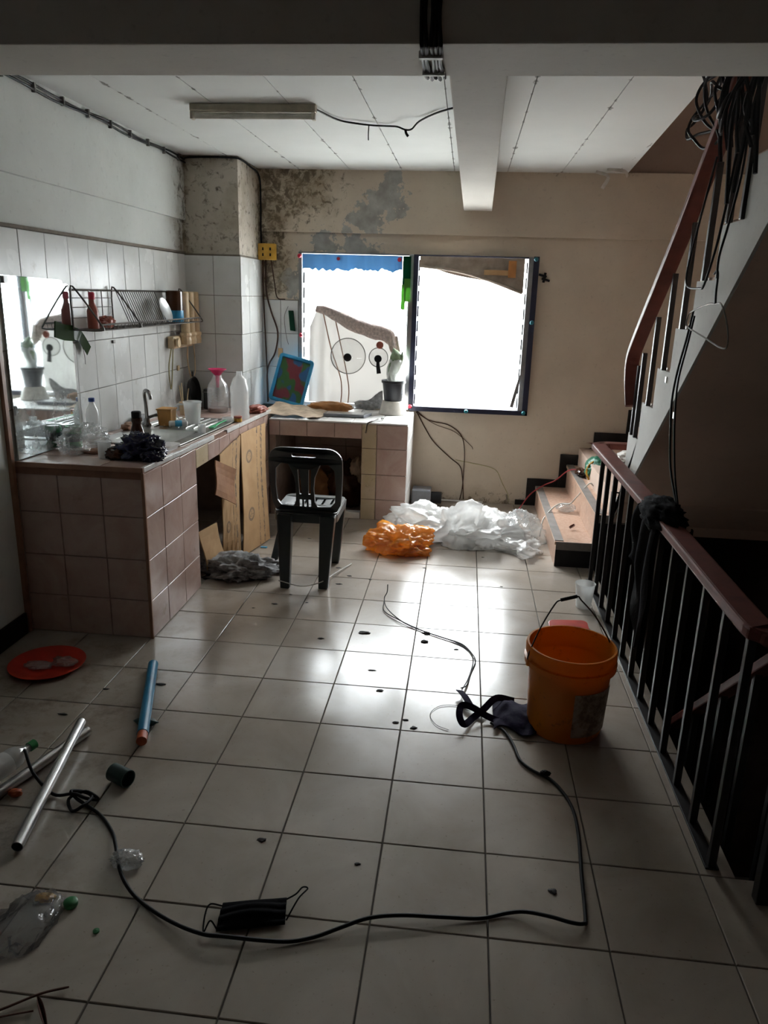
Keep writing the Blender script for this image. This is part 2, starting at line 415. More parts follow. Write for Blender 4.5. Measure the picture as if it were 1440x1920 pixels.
class MB:
    def __init__(s):
        s.v, s.f, s.uv = [], [], None

    def box(s, x0, x1, y0, y1, z0, z1):
        b = len(s.v)
        s.v += [Vector(p) for p in ((x0, y0, z0), (x1, y0, z0), (x1, y1, z0), (x0, y1, z0), (x0, y0, z1), (x1, y0, z1), (x1, y1, z1), (x0, y1, z1))]
        s.f += [tuple(b + i for i in q) for q in ((0, 3, 2, 1), (4, 5, 6, 7), (0, 1, 5, 4), (1, 2, 6, 5), (2, 3, 7, 6), (3, 0, 4, 7))]
        return s

    def hexa(s, p):
        """eight corner points: bottom ring then top ring"""
        b = len(s.v)
        s.v += [Vector(q) for q in p]
        s.f += [tuple(b + i for i in q) for q in ((0, 3, 2, 1), (4, 5, 6, 7), (0, 1, 5, 4), (1, 2, 6, 5), (2, 3, 7, 6), (3, 0, 4, 7))]
        return s

    def tube(s, pts, r, n=8, closed=False):
        pts = [Vector(p) for p in pts]
        m = len(pts)
        rs = r if isinstance(r, (list, tuple)) else [r] * m
        b = len(s.v)
        prev = None
        for i, p in enumerate(pts):
            if closed:
                d = pts[(i + 1) % m] - pts[i - 1]
            else:
                d = pts[min(i + 1, m - 1)] - pts[max(i - 1, 0)]
            if d.length < 1e-9:
                d = Vector((0, 0, 1))
            d.normalize()
            if prev is None:
                a = Vector((0, 0, 1)) if abs(d.z) < 0.9 else Vector((1, 0, 0))
                u = d.cross(a).normalized()
            else:
                u = prev - d * prev.dot(d)
                if u.length < 1e-6:
                    u = d.orthogonal()
                u.normalize()
            prev = u
            w = d.cross(u)
            for k in range(n):
                a = 2 * PI * k / n
                s.v.append(p + (u * math.cos(a) + w * math.sin(a)) * rs[i])
        rng = m if closed else m - 1
        for i in range(rng):
            j = (i + 1) % m
            for k in range(n):
                l = (k + 1) % n
                s.f.append((b + i * n + k, b + i * n + l, b + j * n + l, b + j * n + k))
        if not closed:
            s.f.append(tuple(b + k for k in range(n))[::-1])
            s.f.append(tuple(b + (m - 1) * n + k for k in range(n)))
        return s

    def lathe(s, prof, n=32, c=(0, 0, 0), cap0=True, cap1=False):
        b = len(s.v)
        for (r, z) in prof:
            for k in range(n):
                a = 2 * PI * k / n
                s.v.append(Vector((c[0] + r * math.cos(a), c[1] + r * math.sin(a), c[2] + z)))
        for i in range(len(prof) - 1):
            for k in range(n):
                l = (k + 1) % n
                s.f.append((b + i * n + k, b + i * n + l, b + (i + 1) * n + l, b + (i + 1) * n + k))
        if cap0:
            s.f.append(tuple(b + k for k in range(n))[::-1])
        if cap1:
            s.f.append(tuple(b + (len(prof) - 1) * n + k for k in range(n)))
        return s

    def plate(s, loops, thick, fn):
        """2-D outline with holes -> slab; fn(u, v, w) maps to 3-D, w in 0..thick"""
        tri = tessellate_polygon([[Vector((p[0], p[1], 0)) for p in l] for l in loops])
        flat = [p for l in loops for p in l]
        b = len(s.v)
        N = len(flat)
        for w in (0, thick):
            s.v += [Vector(fn(p[0], p[1], w)) for p in flat]
        for q in tri:
            s.f.append((b + q[0], b + q[1], b + q[2]))
            s.f.append((b + N + q[2], b + N + q[1], b + N + q[0]))
        k = 0
        for l in loops:
            m = len(l)
            for i in range(m):
                j = (i + 1) % m
                s.f.append((b + k + i, b + k + j, b + N + k + j, b + N + k + i))
            k += m
        return s

    def grid(s, nu, nv, fn, uv=False):
        b = len(s.v)
        s.uv = s.uv or ([] if uv else None)
        for j in range(nv + 1):
            for i in range(nu + 1):
                s.v.append(Vector(fn(i / nu, j / nv)))
        for j in range(nv):
            for i in range(nu):
                q = (b + j * (nu + 1) + i, b + j * (nu + 1) + i + 1, b + (j + 1) * (nu + 1) + i + 1, b + (j + 1) * (nu + 1) + i)
                s.f.append(q)
                if uv:
                    s.uv += [(i / nu, j / nv), ((i + 1) / nu, j / nv), ((i + 1) / nu, (j + 1) / nv), (i / nu, (j + 1) / nv)]
        return s

    def sheet(s, nu, nv, fn, th, uv=False):
        """a thin closed slab from a surface function"""
        def nrm(u, v):
            e = 1e-3
            a = Vector(fn(min(u + e, 1), v)) - Vector(fn(max(u - e, 0), v))
            c = Vector(fn(u, min(v + e, 1))) - Vector(fn(u, max(v - e, 0)))
            n = a.cross(c)
            return n.normalized() if n.length > 1e-12 else Vector((0, 0, 1))
        b = len(s.v)
        W_ = nu + 1
        N = W_ * (nv + 1)
        base = [[Vector(fn(i / nu, j / nv)) for i in range(W_)] for j in range(nv + 1)]
        nn = [[nrm(i / nu, j / nv) for i in range(W_)] for j in range(nv + 1)]
        for sg in (0.5, -0.5):
            for j in range(nv + 1):
                for i in range(W_):
                    s.v.append(base[j][i] + nn[j][i] * (th * sg))
        uvs = []
        for j in range(nv):
            for i in range(nu):
                a = b + j * W_ + i
                q = (a, a + 1, a + W_ + 1, a + W_)
                s.f.append(q)
                cs = [(i / nu, j / nv), ((i + 1) / nu, j / nv), ((i + 1) / nu, (j + 1) / nv), (i / nu, (j + 1) / nv)]
                uvs += cs
                s.f.append(tuple(x + N for x in q[::-1]))
                uvs += cs[::-1]
        ring = [(i, 0) for i in range(nu)] + [(nu, j) for j in range(nv)] + [(i, nv) for i in range(nu, 0, -1)] + [(0, j) for j in range(nv, 0, -1)]
        for k in range(len(ring)):
            (i0, j0), (i1, j1) = ring[k], ring[(k + 1) % len(ring)]
            a, c = b + j0 * W_ + i0, b + j1 * W_ + i1
            s.f.append((a, a + N, c + N, c))
            uvs += [(i0 / nu, j0 / nv)] * 2 + [(i1 / nu, j1 / nv)] * 2
        if uv:
            s.uv = uvs
        return s

    def mesh(s, name, mat, smooth=False, bevel=0.0, angle=40):
        me = bpy.data.meshes.new(name)
        me.from_pydata([tuple(v) for v in s.v], [], s.f)
        if s.uv:
            l = me.uv_layers.new(name='UVMap')
            for i, c in enumerate(s.uv):
                l.data[i].uv = c
        bm = bmesh.new()
        bm.from_mesh(me)
        if not s.uv:
            bmesh.ops.recalc_face_normals(bm, faces=bm.faces[:])
        if bevel:
            es = [e for e in bm.edges if e.is_manifold and e.calc_face_angle(0) > math.radians(35)]
            bmesh.ops.bevel(bm, geom=es, offset=bevel, segments=2, affect='EDGES', profile=0.6)
        if smooth:
            for f in bm.faces:
                f.smooth = True
            for e in bm.edges:
                if e.is_manifold and e.calc_face_angle(0) > math.radians(angle):
                    e.smooth = False
        bm.to_mesh(me)
        bm.free()
        me.materials.append(MAT[mat])
        return me

    def build(s, name, mat, parent=None, smooth=False, bevel=0.0, angle=40, kind=None):
        o = bpy.data.objects.new(name, s.mesh(name, mat, smooth, bevel, angle))
        COL.objects.link(o)
        adopt(o, parent)
        if kind:
            o['kind'] = kind
        return o


def adopt(o, parent):
    if parent is None:
        return
    o.parent = parent
    q = parent
    inv = Matrix.Identity(4)
    if q.type == 'EMPTY':
        inv = Matrix.Translation(-q.location)
    o.matrix_parent_inverse = inv


def tag(o, label, cat, group=None):
    o['label'] = label
    o['category'] = cat
    if group:
        o['group'] = group
    return o


def thing(name, label, cat, loc=(0, 0, 0), group=None):
    o = bpy.data.objects.new(name, None)
    o.empty_display_size = 0.05
    o.location = loc
    COL.objects.link(o)
    return tag(o, label, cat, group)


def struct(o):
    o['kind'] = 'structure'
    return o


def spline(pts, n=6, closed=False):
    P = [Vector(p) for p in pts]
    m = len(P)
    out = []
    for i in range(m if closed else m - 1):
        p0 = P[i - 1] if (i > 0 or closed) else P[0] * 2 - P[1]
        p1, p2 = P[i], P[(i + 1) % m]
        p3 = P[(i + 2) % m] if (closed or i + 2 < m) else P[-1] * 2 - P[-2]
        for k in range(n):
            a = k / n
            out.append(0.5 * ((2 * p1) + (p2 - p0) * a + (2 * p0 - 5 * p1 + 4 * p2 - p3) * a * a + (3 * p1 - p0 - 3 * p2 + p3) * a ** 3))
    if not closed:
        out.append(P[-1])
    return out


TILES = {}


def tile_mesh(w, h, t, mat, gap=0.003, ch=0.0015):
    key = (round(w, 3), round(h, 3), t, mat, gap)
    if key not in TILES:
        g = gap / 2
        m = MB()
        x0, x1, y0, y1 = g, w - g, g, h - g
        lo = [(x0, y0, 0), (x1, y0, 0), (x1, y1, 0), (x0, y1, 0)]
        mi = [(x0, y0, t - ch), (x1, y0, t - ch), (x1, y1, t - ch), (x0, y1, t - ch)]
        hi = [(x0 + ch, y0 + ch, t), (x1 - ch, y0 + ch, t), (x1 - ch, y1 - ch, t), (x0 + ch, y1 - ch, t)]
        m.v = [Vector(p) for p in lo + mi + hi]
        for k in range(4):
            l = (k + 1) % 4
            m.f.append((k, l, 4 + l, 4 + k))
            m.f.append((4 + k, 4 + l, 8 + l, 8 + k))
        m.f.append((8, 9, 10, 11))
        TILES[key] = m.mesh('tile', mat)
    return TILES[key]


RT = random.Random(5)


def tile(parent, org, u, v, w, h, t, mat, gap=0.003, wob=0.0012, name='tile'):
    u = Vector(u).normalized()
    v = Vector(v).normalized()
    n = u.cross(v)
    o = bpy.data.objects.new(name, tile_mesh(w, h, t, mat, gap))
    p = Vector(org) + n * RT.uniform(-wob, 0)
    if mat == 'walltile':
        ctr = p + u * (w / 2) + v * (h / 2)
        n = (n + u * RT.gauss(0, 0.006) + v * RT.gauss(0, 0.006)).normalized()
        u = (u - n * u.dot(n)).normalized()
        v = n.cross(u)
        p = ctr - u * (w / 2) - v * (h / 2)
    M = Matrix((u, v, n)).transposed().to_4x4()
    M.translation = p
    COL.objects.link(o)
    adopt(o, parent)
    o.matrix_basis = M
    return o


def crumple(name, c, rad, seed, mat, amp=0.35, freq=2.2, sub=4, floor=None, parent=None, ridged=True, gain=0.55, sharp=1.0, lump=0.0):
    bm = bmesh.new()
    bmesh.ops.create_icosphere(bm, subdivisions=sub, radius=1.0)
    off = Vector((seed * 7.13, seed * 3.7, seed * 1.9))
    for v in bm.verts:
        d = v.co.normalized()
        a, fq, am, tot = 0.0, freq, 1.0, 0.0
        for k in range(4):
            q = noise.noise(d * fq + off * (k + 1))
            q = (1 - 2 * abs(q) ** sharp) if ridged else q * 1.4
            a += q * am
            tot += am
            am *= gain
            fq *= 2.1
        s = 1 + amp * a / tot * 1.6 - (amp * 0.5 if ridged else 0) + lump * noise.noise(d * 1.15 + off * 0.37)
        p = Vector((d.x * rad[0] * s, d.y * rad[1] * s, d.z * rad[2] * s)) + Vector(c)
        if floor is not None and p.z < floor:
            p.z = floor + (p.z - floor) * 0.02
            p.z = max(p.z, floor)
        v.co = p
    me = bpy.data.meshes.new(name)
    for f in bm.faces:
        f.smooth = True
    bm.to_mesh(me)
    bm.free()
    me.materials.append(MAT[mat])
    o = bpy.data.objects.new(name, me)
    COL.objects.link(o)
    adopt(o, parent)
    return o


def ribbon(m, pts, width, th, up=(0, 0, 1)):
    """flat strip along points; up may be one vector or one per point"""
    P = [Vector(p) for p in pts]
    b = len(m.v)
    k = len(P)
    for i, p in enumerate(P):
        d = (P[min(i + 1, k - 1)] - P[max(i - 1, 0)]).normalized()
        U = Vector(up[i] if isinstance(up[0], (tuple, list, Vector)) else up)
        s = d.cross(U)
        if s.length < 1e-6:
            s = d.orthogonal()
        s.normalize()
        n = s.cross(d).normalized()
        w = width[i] if isinstance(width, (list, tuple)) else width
        for a, c in ((-1, -1), (1, -1), (1, 1), (-1, 1)):
            m.v.append(p + s * (a * w / 2) + n * (c * th / 2))
    for i in range(k - 1):
        for q in range(4):
            r = (q + 1) % 4
            m.f.append((b + i * 4 + q, b + i * 4 + r, b + (i + 1) * 4 + r, b + (i + 1) * 4 + q))
    m.f.append((b, b + 1, b + 2, b + 3))
    m.f.append(tuple(b + (k - 1) * 4 + q for q in (3, 2, 1, 0)))
    return m


def cable(name, pts, r, mat, label=None, cat='cable', parent=None, n=6, sm=5, group=None):
    o = MB().tube(spline(pts, sm), r, n).build(name, mat, parent, True, angle=80)
    if label:
        tag(o, label, cat, group)
    return o


# ------------------------------------------------------------------ room shell
LX, RX, BY, FY = -1.94, 2.06, 5.74, -3.6
ZC = 2.385
GX, GY, TS = -1.3593, 2.7373, 0.3
HX, HY = 0.84, 1.838                      # stairwell opening starts here

m = MB()
m.box(LX - 0.1, HX, FY, BY + 0.05, -0.14, -0.006)
m.box(HX, RX + 0.1, FY, HY, -0.14, -0.006)
floor = struct(m.build('floor', 'grout'))
for i in range(-2, 12):
    for j in range(-10, 13):
        x0, y1 = GX + i * TS, GY - j * TS
        x1, y0 = x0 + TS, y1 - TS
        y1 = min(y1, BY)
        x0c, x1c = max(x0, LX), min(x1, RX)
        if x1c - x0c < 0.03 or y1 - y0 < 0.03 or y0 < -0.9:
            continue
        if x0c > HX - 0.01 and y1 > HY + 0.05:
            continue
        if y1 > HY + 0.05:
            x1c = min(x1c, HX)
        if x1c < -1.34 and y0 > 3.1 and y1 > 5.3:
            continue
        tile(floor, (x0c, y0, -0.006), (1, 0, 0), (0, 1, 0), x1c - x0c, y1 - y0, 0.006, 'tile', 0.004, 0.0006)

# ---- wall beside the kitchen counter
m = MB()
m.box(LX - 0.12, LX, FY, BY, -0.1, ZC + 0.4)
m.box(LX, LX + 0.025, 2.335, 5.2, 1.985, ZC)          # ring beam standing proud of the wall
wl = struct(m.build('wall_left', 'wall_left'))
ycols = [3.01, 3.22, 3.43, 3.636, 3.84, 4.045, 4.25, 4.458, 4.665, 4.87, 5.075, 5.2]
zrows = [0.72, 1.02, 1.27, 1.52, 1.77]
bk = MB().box(LX, LX + 0.003, 3.005, 5.2, 0.7, 1.782).build('tile_backing', 'wallgrout', wl)
for a, b in zip(ycols, ycols[1:]):
    for c, d in zip(zrows, zrows[1:]):
        tile(wl, (LX + 0.003, a, c), (0, 1, 0), (0, 0, 1), b - a, d - c, 0.006, 'walltile', 0.003)
MB().box(LX, LX + 0.018, 2.985, 3.008, 0.0, 1.78).build('edge_strip', 'brown_edge', wl)
MB().box(LX, LX + 0.014, 2.985, 5.2, 1.772, 1.786).build('dirty_tile_edge', 'wallgrout', wl)
bb = MB()
bb.box(LX, LX + 0.014, FY, 2.98, 0.0, 0.10)
struct(bb.build('baseboard_left', 'black_tile', None, False, 0.003))

# ---- wall with the window
WX0, WX1, WZ0, WZ1 = -1.255, 0.482, 0.705, 1.83
m = MB()
for q in ((LX - 0.12, WX0, -0.1, ZC + 0.9), (WX1, RX + 0.12, -0.1, ZC + 0.9), (WX0, WX1, -0.1, WZ0), (WX0, WX1, WZ1, ZC + 0.9)):
    m.box(q[0], q[1], BY, BY + 0.14, q[2], q[3])
m.box(LX, RX, BY - 0.035, BY, 1.965, ZC + 0.005)       # beam face over the window
wb = struct(m.build('wall_back', 'wall_back'))
MB().box(-1.55, -1.262, BY - 0.004, BY, 0.6, 1.487).build('tile_backing', 'wallgrout', wb)
for a, b in ((-1.55, -1.40), (-1.40, -1.265)):
    for c, d in ((0.70, 0.99), (0.99, 1.24), (1.24, 1.485)):
        tile(wb, (a, BY - 0.004, c), (1, 0, 0), (0, 0, 1), b - a, d - c, 0.006, 'walltile', 0.003)

# ---- column in the corner
m = MB().box(LX, -1.55, 5.2, BY, 0.0, ZC + 0.02)
col_ = struct(m.build('column', 'column'))
MB().box(LX, -1.55, 5.196, 5.2, 0.6, 1.775).build('tile_backing', 'wallgrout', col_)
MB().box(-1.55, -1.546, 5.2, BY, 0.6, 1.775).build('tile_backing', 'wallgrout', col_)
for c, d in zip([0.70, 0.99, 1.25, 1.507, 1.765], [0.99, 1.25, 1.507, 1.765]):
    for a, b in ((LX + 0.004, -1.733), (-1.733, -1.546)):
        tile(col_, (a, 5.196, c), (1, 0, 0), (0, 0, 1), b - a, d - c, 0.006, 'walltile', 0.003)
    for a, b in ((5.19, 5.39), (5.39, 5.59), (5.59, 5.74)):
        tile(col_, (-1.546, a, c), (0, 1, 0), (0, 0, 1), b - a, d - c, 0.006, 'walltile', 0.003)

# ---- remaining walls, beams, ceiling
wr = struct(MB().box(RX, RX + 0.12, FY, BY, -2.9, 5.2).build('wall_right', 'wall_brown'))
m = MB()
m.box(LX, -0.9, FY - 0.12, FY, -0.1, 2.7)
m.box(0.5, RX, FY - 0.12, FY, -0.1, 2.7)
m.box(-0.9, 0.5, FY - 0.12, FY, 2.05, 2.7)
wf = struct(m.build('wall_front', 'wall_brown'))

m = MB().box(LX, RX, 2.058, 2.337, 2.13, 2.75)
struct(m.build('beam_cross', 'beam', None, False, 0.004))
m = MB().hexa([(-0.088, 2.33, 2.13), (0.072, 2.33, 2.13), (0.130, BY, 2.13), (-0.068, BY, 2.13),
               (-0.088, 2.33, 2.6), (0.072, 2.33, 2.6), (0.130, BY, 2.6), (-0.068, BY, 2.6)])
struct(m.build('beam_long', 'beam', None, False, 0.004))

ceil = struct(MB().hexa([(LX, FY, ZC + 0.012), (RX, FY, ZC + 0.012), (RX, 2.1, ZC + 0.012), (LX, 2.1, ZC + 0.012),
                         (LX, FY, ZC + 0.2), (RX, FY, ZC + 0.2), (RX, 2.1, ZC + 0.2), (LX, 2.1, ZC + 0.2)]).build('ceiling', 'wall_brown'))
ex = lambda y: 0.82 + (y - 2.337) * 0.0625               # slanting edge of the boarded ceiling above the stairs
MB().hexa([(LX, 2.3, ZC + 0.012), (ex(2.3), 2.3, ZC + 0.012), (ex(BY), BY, ZC + 0.012), (LX, BY, ZC + 0.012),
           (LX, 2.3, ZC + 0.2), (ex(2.3), 2.3, ZC + 0.2), (ex(BY), BY, ZC + 0.2), (LX, BY, ZC + 0.2)]).build('slab', 'pit', ceil)
seams = [LX] + [-1.25 + 0.3675 * k for k in (-1, 0, 1, 2, 3, 4, 5)] + [None]
for a, b in zip(seams, seams[1:]):
    g = 0.002
    x0 = a + g
    xa = (b - g) if b else ex(2.337)
    xb = (b - g) if b else ex(BY)
    MB().hexa([(x0, 2.337, ZC), (xa, 2.337, ZC), (xb, BY, ZC), (x0, BY, ZC), (x0, 2.337, ZC + 0.012), (xa, 2.337, ZC + 0.012), (xb, BY, ZC + 0.012), (x0, BY, ZC + 0.012)]).build('ceiling_panel', 'ceil', ceil)

# upper stair hall above the ceiling edge
m = MB()
m.box(ex(BY), RX, BY - 0.02, BY + 0.1, ZC + 0.004, 5.2)
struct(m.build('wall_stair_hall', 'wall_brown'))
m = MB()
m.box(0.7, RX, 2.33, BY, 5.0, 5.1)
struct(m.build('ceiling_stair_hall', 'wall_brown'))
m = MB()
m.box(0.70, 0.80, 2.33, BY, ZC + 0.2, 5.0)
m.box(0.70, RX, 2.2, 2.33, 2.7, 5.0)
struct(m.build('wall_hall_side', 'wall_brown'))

# stairwell pit below the floor
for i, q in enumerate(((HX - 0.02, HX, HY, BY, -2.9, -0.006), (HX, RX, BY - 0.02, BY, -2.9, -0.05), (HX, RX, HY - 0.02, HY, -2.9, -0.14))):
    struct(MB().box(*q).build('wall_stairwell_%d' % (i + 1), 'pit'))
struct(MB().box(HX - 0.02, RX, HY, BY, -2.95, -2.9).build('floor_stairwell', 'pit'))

# pale street outside
struct(MB().box(-30, 30, 6.4, 60, -3.3, -3.2).build('ground_outside', 'exterior'))

struct(MB().box(-0.9, 0.5, FY - 0.10, FY - 0.05, 0.0, 2.05).build('door_1', 'brown_edge'))

# ------------------------------------------------------------------ windows


def window(n, x0, x1, outer, jamb_l, jamb_r, bot, top):
    w = struct(MB().box(x0, x1, 5.775, 5.80, WZ0, WZ0 + 0.015).build('window_%d' % n, 'alu_frame'))
    MB().box(x0, x0 + jamb_l[0], 5.70, 5.82, WZ0, WZ1).build('frame_side', jamb_l[1], w, False, 0.003)
    MB().box(x1 - jamb_r[0], x1, 5.70, 5.82, WZ0, WZ1).build('frame_side', jamb_r[1], w, False, 0.003)
    MB().box(x0 + jamb_l[0], x1 - jamb_r[0], 5.70, 5.82, WZ0, WZ0 + bot[0]).build('frame_sill', bot[1], w, False, 0.003)
    MB().box(x0 + jamb_l[0], x1 - jamb_r[0], 5.70, 5.82, WZ1 - top[0], WZ1).build('frame_head', top[1], w, False, 0.003)
    a, b = x0 + jamb_l[0], x1 - jamb_r[0]
    zl, zh = WZ0 + bot[0], WZ1 - top[0]
    k = 10
    h = (zh - zl) / k
    sl = None
    for i in range(k):
        if sl is None:
            me = MB().box(0, b - a - 0.012, -0.0025, 0.0025, -h * 0.55, h * 0.55).mesh('glass_slat', 'louvre')
            sl = me
        o = bpy.data.objects.new('glass_slat', sl)
        COL.objects.link(o)
        o.parent = w
        o.matrix_basis = Matrix.Translation((a + 0.006, 5.765, zl + h * (i + 0.5))) @ Matrix.Rotation(math.radians(-14), 4, 'X')
    for xx, sgn in ((a, 1), (b, -1)):
        for i in range(k):
            zc = zl + h * (i + 0.5)
            MB().hexa([(xx, 5.745, zc - h * 0.42), (xx + sgn * 0.010, 5.745, zc - h * 0.42), (xx + sgn * 0.010, 5.757, zc - h * 0.42), (xx, 5.757, zc - h * 0.42),
                       (xx, 5.755, zc + h * 0.3), (xx + sgn * 0.010, 5.755, zc + h * 0.3), (xx + sgn * 0.010, 5.767, zc + h * 0.3), (xx, 5.767, zc + h * 0.3)]).build('slat_clip', 'alu_frame', w)
    return w


w1 = window(1, WX0, -0.408, True, (0.025, 'alu_frame'), (0.034, 'alu'), (0.03, 'alu_frame'), (0.012, 'alu_frame'))
w2 = window(2, -0.408, WX1, True, (0.036, 'navy'), (0.070, 'alu_frame'), (0.034, 'navy'), (0.012, 'navy'))
MB().box(0.446, 0.486, 5.690, 5.700, WZ0 - 0.004, WZ1 + 0.004).build('frame_tape', 'navy', w2, False, 0.002)
MB().box(-0.40, 0.486, 5.690, 5.700, WZ0 - 0.004, WZ0 + 0.032).build('frame_tape', 'navy', w2, False, 0.002)
lv = MB()
ribbon(lv, [(0.412, 5.684, 1.0), (0.395, 5.66, 0.92), (0.362, 5.65, 0.765)], [0.012, 0.022, 0.026], 0.006, (0, -1, 0.2))
lv.build('lever', 'alu_frame', w2)
MB().lathe([(0.014, 0), (0.014, 0.006), (0.006, 0.008)], 14, (0, 0, 0), True, True)
for (px, pz, mt_, lb) in ((-1.245, 1.80, 'red', 'round red pin at the outer top corner of the blue valance'), (-0.955, 1.785, 'red', 'round red pin in the middle of the blue valance'),
                          (-0.51, 1.79, 'red', 'round red pin on the blue valance beside the green tape'), (-1.235, 1.235, 'red', 'round red pin low on the jamb beside the plastic sheet'),
                          (-0.395, 0.735, 'red', 'round red pin at the foot of the window mullion'), (0.462, 1.815, 'teal', 'dark blue pin at the top corner of the dark window frame'),
                          (0.466, 1.38, 'teal', 'teal pin halfway up the dark window jamb'), (0.03, 0.715, 'teal', 'teal pin in the middle of the dark window sill'), (0.458, 0.722, 'teal', 'blue pin at the lower corner of the dark window frame')):
    mm = MB()
    mm.tube([(px, 5.694, pz), (px, 5.684, pz), (px, 5.674, pz)], [0.010, 0.016, 0.011], 12)
    tag(mm.build('push_pin', mt_, None, True), lb, 'pin', 'round pins around the window')

# ------------------------------------------------------------------ stairs
st = thing('staircase', 'terrazzo stairs with black ends turning up to a white sawtooth flight', 'staircase', (1.2, 4.6, 0))
SY0, SY1 = 4.35, BY - 0.004
steps = [(0.605, 0.825, 0.155), (0.825, 1.045, 0.335), (1.045, 1.265, 0.515), (1.265, RX - 0.004, 0.69)]
zprev = 0.0
for i, (x0, x1, zt) in enumerate(steps):
    ri = MB().box(x0, x1 if i < 3 else x1, SY0 + 0.006, SY1, zprev - (0.18 if i else 0), zt - 0.02).build('riser', 'tread', st)
    td = MB().box(x0 - 0.008, x1 if i < 3 else x1, SY0 + 0.004, SY1, zt - 0.02, zt).build('tread', 'tread', st, False, 0.003)
    MB().box(x0 - 0.006, x0 + 0.045, SY0 + 0.02, SY1, zt, zt + 0.004).build('nosing', 'nosing', td)
    MB().box(x0, x1, SY0, SY0 + 0.006, zprev if i == 0 else zprev - 0.18, zt - 0.05).build('end_tile', 'black_tile', ri)
    MB().box(x0, x1, SY0, SY0 + 0.006, zt - 0.05, zt).build('end_band', 'nosing', ri)
    zprev = zt
# black stepped skirting on the wall
for (a, b, c, d) in ((0.45, 0.535, 0.0, 0.04), (0.53, 0.765, 0.0, 0.215), (0.765, 1.0, 0.155, 0.415), (1.0, 1.23, 0.335, 0.595), (1.23, 1.5, 0.515, 0.775)):
    MB().box(a, b, BY - 0.014, BY - 0.002, c, d).build('skirting_tile', 'black_tile', st, False, 0.002)
# upper flight: sawtooth edge at X=.9, rises towards the front
SX = 0.90
RUN, RISE, Y1, Z1 = 0.2225, 0.19, 4.13, 0.87
prof = [(Y1, 0.47)]
NS = 8
for k in range(NS):
    prof += [(Y1 - k * RUN, Z1 + k * RISE), (Y1 - (k + 1) * RUN, Z1 + k * RISE)]
yl, zl = prof[-1]
sof = lambda y: 0.68 + (3.893 - y) * 0.842
prof += [(yl, sof(yl) + 0.0), (4.395, sof(4.395)), (4.395, 0.47)]
MB().plate([prof], 0.012, lambda u, v, w: (SX + w, u, v)).build('stringer', 'stair_white', st)
MB().plate([prof], RX - SX - 0.018, lambda u, v, w: (SX + 0.0125 + w, u, v)).build('flight_slab', 'soffit', st)
for k in range(NS):
    MB().box(SX + 0.014, RX - 0.004, Y1 - (k + 1) * RUN - 0.01, Y1 - k * RUN, Z1 + k * RISE, Z1 + k * RISE + 0.012).build('tread', 'tread', st)
MB().box(0.9, RX - 0.004, 4.355, SY1, 0.235, 0.47).build('landing', 'soffit', st)

# railing on the upper flight
ur = thing('stair_railing', 'black barred railing with red brown rail climbing the sawtooth flight', 'railing', (0.87, 4.0, 0.9))
rp = [(0.885, 4.06, 1.02), (0.878, 4.12, 1.15), (0.875, 4.125, 1.255), (0.872, 4.02, 1.36), (0.87, 3.693, 1.615), (0.87, 3.41, 1.845), (0.87, 3.19, 2.04), (0.87, 2.6, 2.55)]
m = MB()
b = len(m.v)
ribbon(m, spline(rp, 5), 0.068, 0.036, (0, 0.63, 0.77))
m.build('handrail', 'handrail', ur, False, 0.006)
bt = [(4.045, 0.87, 0.36), (3.965, 0.87, 0.43), (3.775, 1.06, 0.42), (3.57, 1.25, 0.42), (3.36, 1.44, 0.42), (3.14, 1.63, 0.42), (2.945, 1.82, 0.42), (2.80, 1.82, 0.55), (2.60, 2.01, 0.5)]
for i, (yy, zz, hh) in enumerate(bt):
    MB().box(0.887, 0.909, yy - 0.011, yy + 0.011, zz, zz + hh).build('baluster', 'black_iron', ur, False, 0.002)

# railing round the stairwell
fr = thing('floor_railing', 'black barred railing with red brown flat rail along the stairwell edge', 'railing', (0.79, 3.0, 0))
hr = [(1.06, 4.44, 0.735), (0.86, 4.44, 0.735), (0.803, 4.40, 0.735), (0.80, 4.30, 0.735), (0.803, 3.4, 0.735), (0.803, 2.6, 0.735), (0.796, 1.95, 0.735), (0.81, 1.87, 0.732), (0.86, 1.845, 0.725), (0.95, 1.845, 0.72)]
m = MB()
ribbon(m, hr[:1] + spline(hr[1:], 4), 0.078, 0.036, (0, 0, 1))
m.build('handrail', 'handrail', fr, False, 0.008)
bm_ = MB().box(-0.011, 0.011, -0.010, 0.010, 0.0, 0.722).mesh('baluster', 'black_iron', False, 0.002)
for k in range(13):
    o = bpy.data.objects.new('baluster', bm_)
    COL.objects.link(o)
    o.location = (0.782, 4.12 - 0.187 * k, 0.0)
    adopt(o, fr)
MB().box(0.762, 0.80, 1.86, 4.15, 0.0, 0.006).build('bottom_bar', 'black_iron', fr, False, 0.002)
MB().box(0.858, 0.892, 1.742, 1.776, 0.0, 0.71).build('newel', 'black_iron', fr, False, 0.003)

